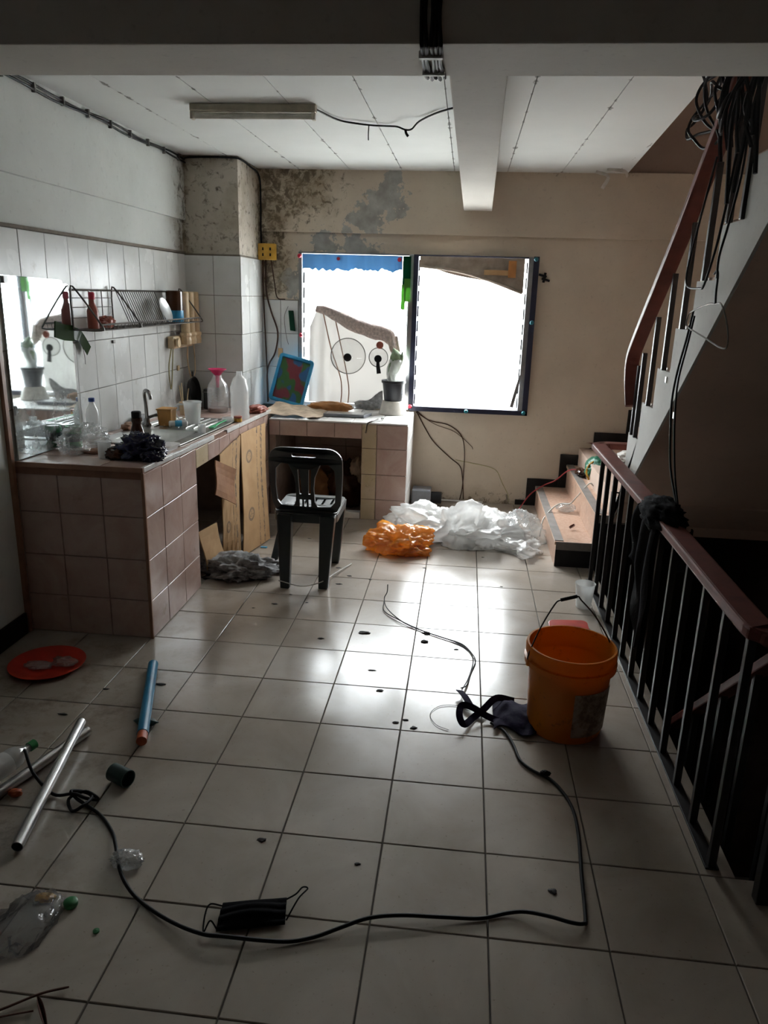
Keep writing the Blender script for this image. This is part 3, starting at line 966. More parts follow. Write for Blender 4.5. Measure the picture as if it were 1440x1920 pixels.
# flight going down
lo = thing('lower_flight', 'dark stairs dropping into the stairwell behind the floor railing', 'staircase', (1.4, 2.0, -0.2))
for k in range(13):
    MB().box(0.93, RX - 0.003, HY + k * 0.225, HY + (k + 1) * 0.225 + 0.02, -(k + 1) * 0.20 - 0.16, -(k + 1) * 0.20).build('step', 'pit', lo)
lr = thing('lower_railing', 'thin red brown rail sloping down inside the dark stairwell', 'railing', (0.93, 2.2, 0))
m = MB()
ribbon(m, [(0.945, 1.86, 0.72), (0.945, 2.04, 0.60), (0.94, 2.75, -0.035), (0.94, 4.2, -1.34)], 0.05, 0.03, (0, 0, 1))
m.build('handrail', 'handrail', lr, False, 0.005)
for k in range(8):
    yy = 1.95 + 0.225 * k
    zz = -(math.floor((yy - HY) / 0.225) + 1) * 0.20
    zt = 0.60 - (yy - 2.04) * 0.894
    MB().box(0.932, 0.954, yy - 0.01, yy + 0.01, zz, zt).build('baluster', 'black_iron', lr)

# ------------------------------------------------------------------ sink counter
CX = -1.345
zt_ = lambda y: 0.80 - 0.028 * (y - 3.0)
kc = thing('sink_counter', 'pink tiled masonry counter with the sink along the tiled wall', 'counter', (-1.64, 4.0, 0))
m = MB()
m.box(LX + 0.012, CX - 0.008, 3.025, 3.11, 0, 0.765)
m.box(CX - 0.09, CX - 0.008, 3.11, 3.66, 0, 0.76)
m.box(CX - 0.09, CX - 0.008, 3.66, 5.19, 0.655, 0.715)
m.box(CX - 0.09, CX - 0.008, 4.97, 5.19, 0, 0.70)
m.box(LX + 0.012, CX - 0.09, 5.11, 5.19, 0, 0.70)
m.build('body', 'masonry', kc)
# worktop slab round the sink hole (follows the sagging top)
SXA, SXB, SYA, SYB = -1.79, -1.445, 3.61, 4.07
outer = [(LX + 0.011, 3.015), (CX - 0.002, 3.015), (CX - 0.002, 5.192), (LX + 0.011, 5.192)]
hole = [(SXA, SYA), (SXA, SYB), (SXB, SYB), (SXB, SYA)]
MB().plate([outer, hole], 0.045, lambda u, v, w: (u, v, zt_(v) - 0.008 - 0.045 + w)).build('worktop', 'cgrout', kc)
sl_v = Vector((0, 1, -0.028))


def top_tile(x0, x1, y0, y1):
    tile(kc, (x0, y0, zt_(y0) - 0.008), (1, 0, 0), sl_v, x1 - x0, y1 - y0, 0.008, 'ctile', 0.003)


for a, b in ((LX + 0.012, -1.74), (-1.74, -1.54), (-1.54, CX - 0.014)):
    for c, d in ((3.02, 3.20), (3.20, 3.40), (3.40, 3.56)):
        top_tile(a, b, c, d)
for c, d in zip([3.56, 3.8, 4.0, 4.2, 4.4], [3.8, 4.0, 4.2, 4.4, 4.6]):
    top_tile(-1.395, CX - 0.014, c, d)
    top_tile(LX + 0.012, -1.858, c, d)
for a, b in ((LX + 0.012, -1.74), (-1.74, -1.54), (-1.54, CX - 0.014)):
    for c, d in ((4.60, 4.8), (4.8, 5.0), (5.0, 5.19)):
        top_tile(a, b, c, d)
zr = [0.0, 0.183, 0.377, 0.575, 0.775]
for a, b in zip([LX + 0.0105, -1.741, -1.541], [-1.741, -1.541, CX - 0.002]):
    for c, d in zip(zr, zr[1:]):
        tile(kc, (a, 3.025, c), (1, 0, 0), (0, 0, 1), b - a, d - c, 0.008, 'ctile', 0.004)
for a, b in zip([3.02, 3.215, 3.44], [3.215, 3.44, 3.66]):
    for c, d in zip(zr, zr[1:]):
        d = min(d, zt_(b) - 0.022)
        tile(kc, (CX - 0.008, a, c), (0, 1, 0), (0, 0, 1), b - a, d - c, 0.008, 'ctile', 0.004)
for k in range(8):
    a = 3.66 + 0.19 * k
    b = min(a + 0.19, 5.19)
    tile(kc, (CX - 0.008, a, 0.652), (0, 1, 0), (0, 0, 1), b - a, zt_(b) - 0.022 - 0.652, 0.008, 'ctile_stain' if k in (0,) else 'ctile', 0.004)
for c, d in zip([0.0, 0.2, 0.4], [0.2, 0.4, 0.652]):
    tile(kc, (CX - 0.008, 4.97, c), (0, 1, 0), (0, 0, 1), 0.22, d - c, 0.008, 'ctile', 0.004)
# chipped white edge strips along the front, brown one at the near end
for (a, b) in ((3.02, 3.35), (3.352, 3.68), (3.682, 3.95), (4.18, 4.42), (4.424, 4.66), (4.663, 4.9), (4.905, 5.19)):
    MB().hexa([(CX - 0.012, a, zt_(a) - 0.020), (CX + 0.002, a, zt_(a) - 0.020), (CX + 0.002, b, zt_(b) - 0.020), (CX - 0.012, b, zt_(b) - 0.020),
               (CX - 0.012, a, zt_(a) + 0.002), (CX + 0.002, a, zt_(a) + 0.002), (CX + 0.002, b, zt_(b) + 0.002), (CX - 0.012, b, zt_(b) + 0.002)]).build('edge_strip', 'white_edge', kc, False, 0.002)
MB().box(LX + 0.0105, CX, 3.010, 3.021, 0.778, 0.800).build('edge_strip', 'brown_edge', kc, False, 0.002)
MB().box(CX - 0.012, CX + 0.002, 3.010, 3.022, 0.0, 0.776).build('edge_strip', 'brown_edge', kc, False, 0.002)

# ---- counter under the window
wc = thing('window_counter', 'lower pink tiled counter with an open niche under the window', 'counter', (-0.85, 5.4, 0))
TZ = 0.695
m = MB()
m.box(-1.335, -0.368, 5.098, 5.72, TZ - 0.06, TZ - 0.01)
m.box(-0.68, -0.368, 5.098, 5.72, 0, TZ - 0.06)
m.box(-1.335, -1.29, 5.098, 5.72, 0, TZ - 0.06)
m.box(-1.29, -0.68, 5.098, 5.15, 0.585, TZ - 0.06)
m.build('body', 'masonry', wc)
for k in range(5):
    a = -1.335 + 0.195 * k
    b = min(a + 0.195, -0.362)
    for c, d in ((5.09, 5.28), (5.28, 5.48), (5.48, 5.70)):
        tile(wc, (a, c, TZ - 0.010), (1, 0, 0), (0, 1, 0), b - a, d - c, 0.010, 'white_edge', 0.003)
for a, b in zip([-1.335, -1.26, -1.065, -0.87], [-1.26, -1.065, -0.87, -0.68]):
    tile(wc, (a, 5.098, 0.578), (1, 0, 0), (0, 0, 1), b - a, 0.105, 0.008, 'ctile', 0.004)
for a, b, mt_ in ((-0.68, -0.575, 'ctile_stain'), (-0.575, -0.360, 'ctile')):
    for c, d in zip([0.0, 0.15, 0.33, 0.515], [0.15, 0.33, 0.515, 0.683]):
        tile(wc, (a, 5.098, c), (1, 0, 0), (0, 0, 1), b - a, d - c, 0.008, mt_, 0.004)
for a, b in ((5.09, 5.3), (5.3, 5.5), (5.5, 5.71)):
    for c, d in zip([0.0, 0.2, 0.4, 0.55], [0.2, 0.4, 0.55, 0.683]):
        tile(wc, (-0.368, a, c), (0, 1, 0), (0, 0, 1), b - a, d - c, 0.008, 'white_edge', 0.003)
for k in range(3):
    for c, d in zip([0.0, 0.2, 0.4], [0.2, 0.4, 0.58]):
        tile(wc, (-1.29 + k * 0.203, 5.715, c), (1, 0, 0), (0, 0, 1), 0.203, d - c, 0.006, 'ctile', 0.004)
MB().box(-1.29, -0.685, 5.10, 5.16, 0, 0.045).build('kerb', 'white_edge', wc, False, 0.004)

# ---- sink and tap
sk = thing('kitchen_sink', 'dull stainless sink with ridged drainboard set in the pink counter', 'sink', (-1.62, 4.0, 0.78))
S = lambda u, v, w: (u, v, zt_(v) + w)
def rrect(x0, x1, y0, y1, r, n=5):
    out = []
    for cx, cy, a0 in ((x1 - r, y0 + r, -PI / 2), (x1 - r, y1 - r, 0), (x0 + r, y1 - r, PI / 2), (x0 + r, y0 + r, PI)):
        for k in range(n + 1):
            a = a0 + PI / 2 * k / n
            out.append((cx + r * math.cos(a), cy + r * math.sin(a)))
    return out
rim_o = rrect(-1.855, -1.40, 3.57, 4.60, 0.03)
rim_i = rrect(-1.775, -1.46, 3.625, 4.055, 0.05)
MB().plate([rim_o, rim_i], 0.006, lambda u, v, w: S(u, v, w)).build('rim', 'steel', sk, False, 0.002)
m = MB()
n = len(rim_i)
lv_ = [(1.0, 0.004), (0.985, -0.02), (0.95, -0.13), (0.86, -0.15)]
cx, cy = -1.6175, 3.84
for s_, d_ in lv_:
    for p in rim_i:
        m.v.append(Vector(S(cx + (p[0] - cx) * s_, cy + (p[1] - cy) * s_, d_)))
for i in range(len(lv_) - 1):
    for k in range(n):
        l = (k + 1) % n
        m.f.append((i * n + k, i * n + l, (i + 1) * n + l, (i + 1) * n + k))
m.f.append(tuple((len(lv_) - 1) * n + k for k in range(n)))
m.build('basin', 'steel', sk, True)
for k in range(8):
    xx = -1.80 + 0.046 * k
    m = MB()
    m.tube([S(xx, 4.12, 0.006), S(xx, 4.15, 0.009), S(xx, 4.52, 0.009), S(xx, 4.55, 0.006)], 0.005, 6)
    m.build('drain_ridge', 'steel', sk, True)
fa = thing('faucet', 'dark chrome gooseneck tap standing behind the sink', 'faucet', (-1.80, 4.13, 0.775))
fab = MB().lathe([(0.024, 0), (0.024, 0.012), (0.016, 0.022), (0.014, 0.05)], 20, (-1.805, 4.14, zt_(4.14) + 0.004), True, True).build('base', 'chrome', fa, True)
MB().tube(spline([(-1.805, 4.14, 0.80), (-1.805, 4.135, 0.90), (-1.803, 4.12, 0.955), (-1.785, 4.09, 0.985), (-1.755, 4.06, 0.985), (-1.735, 4.04, 0.962), (-1.730, 4.035, 0.945)], 6), 0.010, 12).build('spout', 'chrome', fab, True)
MB().tube([(-1.805, 4.14, 0.822), (-1.77, 4.16, 0.835), (-1.755, 4.17, 0.838)], [0.010, 0.008, 0.011], 10).build('handle', 'chrome', fab, True)

# ------------------------------------------------------------------ black plastic chair (seen from behind)
ch = thing('plastic_chair', 'black moulded plastic chair standing in front of the window counter', 'chair', (-0.80, 3.92, 0))
cxx = -0.802


def arc(cx, cy, r, a0, a1, n=6):
    return [(cx + r * math.cos(a0 + (a1 - a0) * k / n), cy + r * math.sin(a0 + (a1 - a0) * k / n)) for k in range(n + 1)]


half = [(0.135, 0.405), (0.165, 0.415), (0.185, 0.45), (0.192, 0.52), (0.198, 0.62)] + arc(0.118, 0.690, 0.080, 0.0, PI / 2, 7)
outl = half + [(-u, v) for u, v in reversed(half)]
lh = [(0.052, 0.47), (0.048, 0.55), (0.055, 0.61), (0.085, 0.682), (0.125, 0.684), (0.156, 0.65), (0.162, 0.56), (0.156, 0.47), (0.135, 0.445), (0.065, 0.445)]
slot = rrect(-0.065, 0.065, 0.722, 0.742, 0.009, 3)
holes = [lh, [(-u, v) for u, v in lh], slot]
for s_ in (-1, 0, 1):
    for lo_, hi_ in ((0.445, 0.485), (0.515, 0.655)):
        c0, c1 = s_ * 0.024, s_ * (0.024 if hi_ < 0.5 else 0.030)
        w_ = 0.006 if hi_ > 0.5 else 0.007
        if hi_ > 0.5 and s_ == 0:
            continue
        holes.append([(c0 - w_, lo_), (c0 + w_, lo_), (c1 + w_, hi_), (c1 - w_, hi_)])
bk_ = lambda u, v, w: (cxx + u, 3.80 - (v - 0.41) * 0.17 + u * u * 0.9 + w * (-1) + 0.02, v)
MB().plate([outl] + holes, 0.022, bk_).build('backrest', 'chair', ch, False, 0.004)
so = rrect(-0.180, 0.165, 3.80, 4.17, 0.06, 5)
sh = [rrect(a - 0.006, a + 0.006, 3.88, 3.94, 0.005, 2) for a in (-0.14, -0.10, 0.10, 0.14)] + [rrect(a - 0.006, a + 0.006, 4.0, 4.10, 0.005, 2) for a in (-0.10, -0.05, 0, 0.05, 0.10)]
MB().plate([so] + sh, 0.016, lambda u, v, w: (cxx + u, v, 0.392 + w - 0.012 * math.cos(u / 0.19 * PI / 2) + (v - 3.8) * 0.03)).build('seat', 'chair', ch, False, 0.003)
MB().plate([rrect(-0.182, 0.167, 3.797, 4.173, 0.06, 5), rrect(-0.170, 0.155, 3.81, 4.16, 0.05, 5)], 0.045, lambda u, v, w: (cxx + u, v, 0.352 + w + (v - 3.8) * 0.03)).build('seat_skirt', 'chair', ch, False, 0.003)


def chair_leg(xt, yt, xb, yb, zt, wt, wb):
    m = MB()
    r = []
    for (x, y, z, w) in ((xb, yb, 0.0, wb), (xt, yt, zt, wt)):
        r += [(x - w / 2, y - w / 2.4, z), (x + w / 2, y - w / 2.4, z), (x + w / 2, y + w / 2.4, z), (x - w / 2, y + w / 2.4, z)]
    m.hexa(r).build('leg', 'chair', ch, False, 0.008)


chair_leg(-0.915, 3.80, -0.900, 3.735, 0.40, 0.082, 0.052)
chair_leg(-0.680, 3.80, -0.695, 3.755, 0.40, 0.082, 0.052)
chair_leg(-0.965, 4.17, -1.062, 4.13, 0.40, 0.060, 0.045)
chair_leg(-0.665, 4.14, -0.700, 4.17, 0.40, 0.060, 0.045)
tag(MB().tube(spline([(-0.93, 3.70, 0.05), (-0.80, 3.68, 0.035), (-0.70, 3.72, 0.05), (-0.66, 3.95, 0.02), (-0.60, 4.15, 0.006)], 6), 0.003, 5).build('string', 'white_cord', None, True),
    'white plastic string wound round the chair legs', 'string')

# ------------------------------------------------------------------ bucket and things near it
bkx, bky = 0.448, 2.565
bu = thing('bucket', 'orange plastic paint bucket with wire handle and worn label', 'bucket', (bkx, bky, 0))
MB().lathe([(0.118, 0.0), (0.132, 0.002), (0.137, 0.02), (0.150, 0.262), (0.166, 0.264), (0.167, 0.285), (0.158, 0.287), (0.158, 0.302), (0.164, 0.304), (0.164, 0.330), (0.160, 0.338), (0.153, 0.338), (0.149, 0.27), (0.135, 0.012), (0.0, 0.012)], 56, (bkx, bky, 0)).build('body', 'bucket', bu, True)
m = MB()
def lab(u, v):
    a = math.radians(-88 + 70 * u)
    z = 0.035 + 0.175 * v
    r = 0.1375 + 0.0125 * z / 0.262 + 0.0022
    return (bkx + r * math.cos(a), bky + r * math.sin(a), z)
MB().sheet(16, 6, lab, 0.001).build('label', 'label', bu, True)
A_, B_ = Vector((bkx - 0.153, bky - 0.052, 0.292)), Vector((bkx + 0.153, bky + 0.052, 0.292))
hp = [A_ + Vector((-0.006, 0, -0.015)), A_ + Vector((-0.004, 0, 0.02)), A_.lerp(B_, 0.10) + Vector((0, 0, 0.12)), A_.lerp(B_, 0.24) + Vector((0, 0, 0.205)), A_.lerp(B_, 0.31) + Vector((0, 0, 0.222)),
      A_.lerp(B_, 0.50) + Vector((0, 0, 0.232)), A_.lerp(B_, 0.56) + Vector((0, 0, 0.215)), A_.lerp(B_, 0.75) + Vector((0, 0, 0.15)), A_.lerp(B_, 0.94) + Vector((0, 0, 0.06)), B_ + Vector((0.004, 0, 0.01)), B_ + Vector((0.006, 0, -0.015))]
bu_h = MB().tube(spline(hp, 4), 0.0028, 6).build('handle', 'black_iron', bu, True)
MB().tube([hp[4], (hp[4] + hp[5]) / 2, hp[5]], 0.0065, 8).build('grip', 'rubber', bu_h, True)
for p in (A_, B_):
    MB().tube([p + Vector((0, 0, -0.026)), p + Vector((0, 0, -0.004))], 0.012, 8).build('handle_lug', 'bucket', bu, True)

# dark purple strap bag squashed under the bucket
sb = thing('strap_bag', 'dark purple cloth bag with looped straps beside the orange bucket', 'bag', (0.22, 2.6, 0))
def slump(u, v):
    x = 0.185 + 0.17 * u
    y = 2.48 + 0.22 * v + 0.03 * math.sin(u * 7)
    h = 0.028 * math.sin(PI * u) * math.sin(PI * v) + 0.012 * noise.noise(Vector((u * 5, v * 5, 3)))
    return (x, y, 0.010 + max(h, 0))
MB().sheet(18, 14, slump, 0.006).build('pouch', 'navy_cloth', sb, True)
m = MB()
ribbon(m, spline([(0.27, 2.68, 0.02), (0.20, 2.665, 0.035), (0.15, 2.60, 0.02), (0.11, 2.55, 0.01), (0.075, 2.48, 0.02), (0.056, 2.50, 0.04), (0.062, 2.55, 0.055), (0.10, 2.565, 0.045), (0.16, 2.555, 0.018), (0.22, 2.53, 0.01)], 6), 0.026, 0.003, (0.2, -0.6, 0.7))
m.build('strap', 'navy_cloth', sb)
m = MB()
ribbon(m, spline([(0.054, 2.725, 0.022), (0.075, 2.67, 0.03), (0.105, 2.61, 0.018), (0.15, 2.57, 0.012)], 6), 0.03, 0.003, (0.3, -0.2, 0.9))
m.build('strap', 'navy_cloth', sb)

cable('thin_wire', [(0.06, 2.73, 0.03), (0.085, 2.80, 0.008), (0.10, 2.905, 0.005), (0.122, 3.02, 0.005), (0.107, 3.095, 0.005), (0.061, 3.185, 0.005), (-0.029, 3.238, 0.005), (-0.16, 3.317, 0.005), (-0.243, 3.383, 0.012), (-0.32, 3.50, 0.02), (-0.345, 3.60, 0.03), (-0.335, 3.64, 0.05), (-0.335, 3.66, 0.085)], 0.0026, 'rubber',
      'thin black wire curving over the floor from the strap bag towards the window', sm=6)
cable('thin_wire', [(0.064, 2.735, 0.02), (0.092, 2.87, 0.005), (0.112, 3.044, 0.005), (0.08, 3.15, 0.005), (0.015, 3.21, 0.005), (-0.112, 3.286, 0.005), (-0.262, 3.41, 0.006), (-0.335, 3.50, 0.006), (-0.347, 3.61, 0.008)], 0.0024, 'rubber',
      'second thin black wire lying under the curved one on the floor', sm=6)
cab = [(0.175, 2.53), (0.222, 2.482), (0.251, 2.4), (0.27, 2.305), (0.311, 2.25), (0.361, 2.213), (0.397, 2.148), (0.419, 2.058), (0.419, 1.936), (0.405, 1.783), (0.394, 1.631), (0.385, 1.606), (0.352, 1.599), (0.299, 1.609), (0.239, 1.62), (0.19, 1.615), (0.121, 1.59), (0.025, 1.576), (-0.084, 1.561), (-0.164, 1.54), (-0.227, 1.508), (-0.289, 1.475), (-0.351, 1.452), (-0.429, 1.441), (-0.508, 1.436), (-0.563, 1.437), (-0.641, 1.463), (-0.728, 1.506), (-0.799, 1.552), (-0.858, 1.615), (-0.91, 1.701), (-0.95, 1.763), (-1.013, 1.825), (-1.074, 1.86), (-1.116, 1.875), (-1.145, 1.895), (-1.118, 1.922), (-1.075, 1.89), (-1.075, 1.835), (-1.11, 1.832), (-1.14, 1.872), (-1.10, 1.90), (-1.058, 1.895), (-1.09, 1.882), (-1.13, 1.884), (-1.207, 1.898), (-1.288, 1.932), (-1.335, 1.975), (-1.375, 2.027)]
pts = []
for i, (x, y) in enumerate(cab):
    z = 0.0055
    if 33 <= i <= 45:
        z = 0.008 + 0.010 * ((i * 7) % 3)
    if i == 46:
        z = 0.052
    if i > 46:
        z = (0.085, 0.095, 0.062)[i - 46] if i < 49 else 0.06
    if 8 < i < 31:
        z = 0.0055 + 0.006 * (1 + math.sin(i * 1.1))
    pts.append((x, y, z))
cable('power_cable', pts, 0.0052, 'rubber', 'long black cable looping over the floor tiles from bucket to bottle', n=8, sm=6)
tag(crumple('cable_tape', (0.349, 2.235, 0.010), (0.016, 0.010, 0.009), 3, 'rubber', 0.3), 'small lump of tape on the black cable near the bucket', 'tape')

# ------------------------------------------------------------------ floor litter, near side
fm = thing('face_mask', 'black cloth face mask lying beside the black cable', 'mask', (-0.45, 1.53, 0))
q00, q10, q11, q01 = Vector((-0.535, 1.455, 0)), Vector((-0.370, 1.500, 0)), Vector((-0.385, 1.585, 0)), Vector((-0.545, 1.545, 0))
def mk(u, v):
    p = q00.lerp(q10, u).lerp(q01.lerp(q11, u), v)
    p.z = 0.008 + 0.020 * math.sin(PI * v) * (0.35 + 0.65 * math.sin(PI * min(u * 1.1, 1))) + 0.0025 * math.sin(v * 22)
    return p
MB().sheet(14, 18, mk, 0.004).build('panel', 'black_cloth', fm, True)
MB().tube(spline([q00 + Vector((0, 0.008, 0.008)), (-0.556, 1.475, 0.02), (-0.566, 1.452, 0.006), (-0.578, 1.50, 0.012), (-0.575, 1.53, 0.016), q01 + Vector((0, -0.008, 0.008))], 6), 0.0022, 5).build('ear_loop', 'black_cloth', fm, True)
MB().tube(spline([q10 + Vector((0, 0.012, 0.010)), (-0.350, 1.565, 0.03), (-0.335, 1.61, 0.022), (-0.350, 1.615, 0.02), (-0.362, 1.59, 0.02), q11 + Vector((0, -0.006, 0.010))], 6), 0.0022, 5).build('ear_loop', 'black_cloth', fm, True)

bp = thing('pipe_offcut', 'blue plastic water pipe with an orange end on the floor', 'pipe', (-1.13, 2.45, 0))
MB().tube([(-1.232, 2.742, 0.021), (-1.062, 2.24, 0.021)], 0.0205, 20).build('tube', 'blue_pipe', bp, True)
MB().tube([(-1.062, 2.24, 0.021), (-1.047, 2.196, 0.021)], 0.0185, 20).build('collar', 'orange_pipe', bp, True)


def hollow(name, a, b, r, mat, parent=None, n=20):
    a, b = Vector(a), Vector(b)
    d = (b - a).normalized()
    e = 0.05
    m = MB()
    m.tube([a + d * e, a, a - d * 0.0001, a, b, b + d * 0.0001, b, b - d * e][0:0] or [a, b], r, n)
    m.f = m.f[:-2]
    k = len(m.v)
    m2 = MB().tube([a, b], r * 0.88, n)
    m.v += m2.v
    m.f += [tuple(i + k for i in f) for f in m2.f[:-2]]
    for s_ in (0, n):
        for i in range(n):
            j = (i + 1) % n
            m.f.append((s_ + i, s_ + j, k + s_ + j, k + s_ + i))
    return m.build(name, mat, parent, True)


tag(hollow('metal_tube', (-1.285, 2.235, 0.052), (-1.178, 1.655, 0.0165), 0.0165, 'alu'), 'bright aluminium tube resting its tip across another tube', 'tube', 'aluminium tubes')
tag(hollow('metal_tube', (-1.262, 2.235, 0.0175), (-1.46, 1.55, 0.0175), 0.0165, 'alu'), 'aluminium tube lying flat beside the fallen water bottle', 'tube', 'aluminium tubes')

wbm = thing('water_bottle', 'clear ribbed water bottle with green cap lying on its side', 'bottle', (-1.45, 2.0, 0))
a_, b_ = Vector((-1.352, 2.035, 0.078)), Vector((-1.425, 1.80, 0.066))
dv = (b_ - a_).normalized()
rr_ = [(0.0, 0.013), (0.02, 0.013), (0.035, 0.020), (0.06, 0.033), (0.075, 0.036)] + [(0.085 + 0.012 * k, 0.036 - 0.003 * (k % 2)) for k in range(12)] + [(0.24, 0.035), (0.25, 0.028)]
MB().tube([a_ + dv * s_ for s_, _ in rr_], [r for _, r in rr_], 20).build('body', 'cup_clear', wbm, True, angle=70)
MB().tube([a_ - dv * 0.016, a_ - dv * 0.014, a_ + dv * 0.010], [0.013, 0.016, 0.016], 16).build('cap', 'green', wbm, True)
MB().tube([a_ + dv * 0.095, a_ + dv * 0.16], 0.0372, 20).build('wrap_label', 'film_white', wbm, True)

pl = thing('red_plate', 'shallow red plastic plate in the dark corner by the counter', 'plate', (-1.672, 2.69, 0))
MB().lathe([(0.105, 0.0), (0.112, 0.001), (0.15, 0.018), (0.153, 0.022), (0.148, 0.022), (0.11, 0.006), (0.0, 0.005)], 48, (-1.672, 2.69, 0)).build('dish', 'red_plastic', pl, True)
tag(crumple('plastic_scrap', (-1.60, 2.70, 0.024), (0.045, 0.03, 0.014), 11, 'film_clear', 0.5, 3.0, 3, 0.008), 'crumpled clear plastic scrap lying on the red plate', 'plastic scrap')
tag(crumple('plastic_scrap', (-1.70, 2.67, 0.014), (0.05, 0.03, 0.008), 12, 'film_clear', 0.5, 3.0, 3, 0.007), 'thin flat clear plastic scrap in the middle of the red plate', 'plastic scrap')

cp = thing('pipe_coupling', 'dark green pipe coupling lying on its side on the tiles', 'coupling', (-1.02, 1.985, 0))
hollow('sleeve', (-1.060, 2.005, 0.030), (-0.995, 1.975, 0.030), 0.029, 'dark_green', cp)
MB().tube([(-1.034, 1.993, 0.030), (-1.022, 1.9875, 0.030)], 0.0265, 20).build('stop_ring', 'dark_green', cp, True)

tag(MB().lathe([(0.017, 0), (0.018, 0.002), (0.018, 0.012), (0.014, 0.015), (0.0, 0.0155)], 24, (-0.935, 1.494, 0)).build('bottle_cap', 'green', None, True), 'green bottle cap on the tiles, the larger of two', 'cap', 'green caps on the floor')
tag(MB().lathe([(0.008, 0), (0.008, 0.004), (0.0, 0.006)], 16, (-0.831, 1.423, 0)).build('bottle_cap', 'green', None, True), 'tiny green cap on the tiles, the smaller of two', 'cap', 'green caps on the floor')
tag(crumple('wrapper', (-0.855, 1.655, 0.014), (0.036, 0.026, 0.016), 21, 'film_clear', 0.55, 3.0, 4, 0.001), 'crumpled clear wrapper beside the curve of the black cable', 'wrapper')
tag(crumple('plastic_bag', (-1.015, 1.42, 0.006), (0.06, 0.085, 0.009), 22, 'film_faint', 0.5, 2.0, 4, 0.001), 'flattened clear plastic bag near the larger green cap', 'bag')
tag(crumple('wrapper', (-1.01, 1.503, 0.005), (0.022, 0.014, 0.005), 23, 'yellow_box', 0.5, 3.0, 3, 0.0005), 'small torn yellow wrapper beside the green cap', 'wrapper')
tag(crumple('wrapper', (-1.325, 1.885, 0.010), (0.018, 0.012, 0.010), 24, 'orange_pipe', 0.5, 3.0, 3, 0.0005), 'small torn orange wrapper near the aluminium tubes', 'wrapper')
tag(crumple('wrapper', (-1.088, 2.33, 0.012), (0.035, 0.016, 0.010), 25, 'dark_green', 0.5, 3.0, 3, 0.0005), 'green foil wrapper scrap tucked under the blue pipe', 'wrapper')
tag(MB().tube(spline([(-0.99, 1.16, 0.004), (-0.935, 1.190, 0.006), (-0.87, 1.236, 0.008), (-0.816, 1.263, 0.006)], 5), [0.0028] * 15 + [0.002], 6).build('stick', 'dry_leaf', None, True), 'thin dry stick lying near the dark leaf', 'stick')
tag(MB().tube(spline([(-0.99, 1.15, 0.003), (-0.92, 1.178, 0.004), (-0.864, 1.198, 0.004)], 5), 0.002, 6).build('stick', 'dry_leaf', None, True), 'short twig ending at the dark leaf', 'stick')
def leaf(u, v):
    w = math.sin(PI * u) ** 0.7 * 0.018
    return (-0.87 + 0.06 * u, 1.225 - 0.065 * u + (v - 0.5) * w, 0.006 + 0.016 * abs(v - 0.5) + 0.006 * math.sin(u * 5))
tag(MB().sheet(10, 4, leaf, 0.0012).build('dry_leaf', 'dry_leaf', None, True), 'curled dark brown leaf at the end of the twig', 'leaf')

rd = random.Random(9)
for i, (x, y) in enumerate([(-0.167, 4.173), (-0.106, 3.279), (-0.109, 3.186), (0.035, 3.132), (-0.4, 3.235), (-0.591, 3.144), (-0.32, 2.875), (-0.267, 2.711), (-0.743, 3.545), (-0.584, 3.963), (0.274, 3.954), (-0.112, 2.458), (-0.18, 2.484), (-0.22, 1.743), (0.321, 1.715), (-0.848, 3.635), (-0.994, 3.431), (0.179, 4.429), (-0.664, 4.083), (-0.943, 4.584), (-1.3, 2.20), (-0.512, 1.799), (-0.146, 2.508), (-1.15, 2.62), (-0.62, 3.83), (-0.46, 3.93), (-0.90, 3.50), (-0.45, 4.35), (-1.35, 2.55), (-1.42, 2.35)]):
    s_ = rd.uniform(0.004, 0.009) * (1.8 if i in (1, 2, 4, 5) else 1)
    o = crumple('flake', (x, y, s_ * 0.12), (s_ * rd.uniform(1.0, 1.8), s_ * rd.uniform(0.5, 1.0), s_ * 0.22), 40 + i, 'flake', 0.6, 1.6, 3, 0.0006, lump=0.8)
    tag(o, 'dark flake of debris scattered on the pale floor tiles', 'flake', 'dark flakes on the floor')

# ------------------------------------------------------------------ by the stairwell railing
cu = thing('plastic_cup', 'clear plastic cup standing on the floor by the railing', 'cup', (0.705, 3.73, 0))
MB().lathe([(0.036, 0.0), (0.038, 0.002), (0.050, 0.128), (0.053, 0.130), (0.053, 0.134), (0.049, 0.134), (0.036, 0.006), (0.0, 0.005)], 32, (0.690, 3.74, 0)).build('body', 'cup_clear', cu, True)
rdh = thing('red_container', 'red lidded food box with a clear base behind the bucket', 'box', (0.57, 3.33, 0))
m = MB()
for z, sx, sy in ((0.0, 0.078, 0.055), (0.045, 0.092, 0.066)):
    for k in range(24):
        a = 2 * PI * k / 24
        c_, s_ = math.cos(a), math.sin(a)
        m.v.append(Vector((0.575 + sx * abs(c_) ** 0.5 * (1 if c_ > 0 else -1), 3.33 + sy * abs(s_) ** 0.5 * (1 if s_ > 0 else -1), z)))
for k in range(24):
    m.f.append((k, (k + 1) % 24, 24 + (k + 1) % 24, 24 + k))
m.f.append(tuple(range(24))[::-1])
m.build('base', 'film_clear', rdh, True)
MB().plate([rrect(-0.092, 0.092, -0.066, 0.066, 0.03)], 0.012, lambda u, v, w: (0.562 + u, 3.345 + v, 0.046 + w + u * 0.05 + v * 0.1)).build('lid', 'red_plastic', rdh, False, 0.003)
kn = thing('black_cloth', 'black cloth knotted over the handrail and hanging down its bars', 'cloth', (0.80, 2.95, 0.7))
crumple('knot', (0.806, 2.93, 0.742), (0.066, 0.16, 0.058), 31, 'black_cloth', 0.35, 2.4, 4, None, kn)
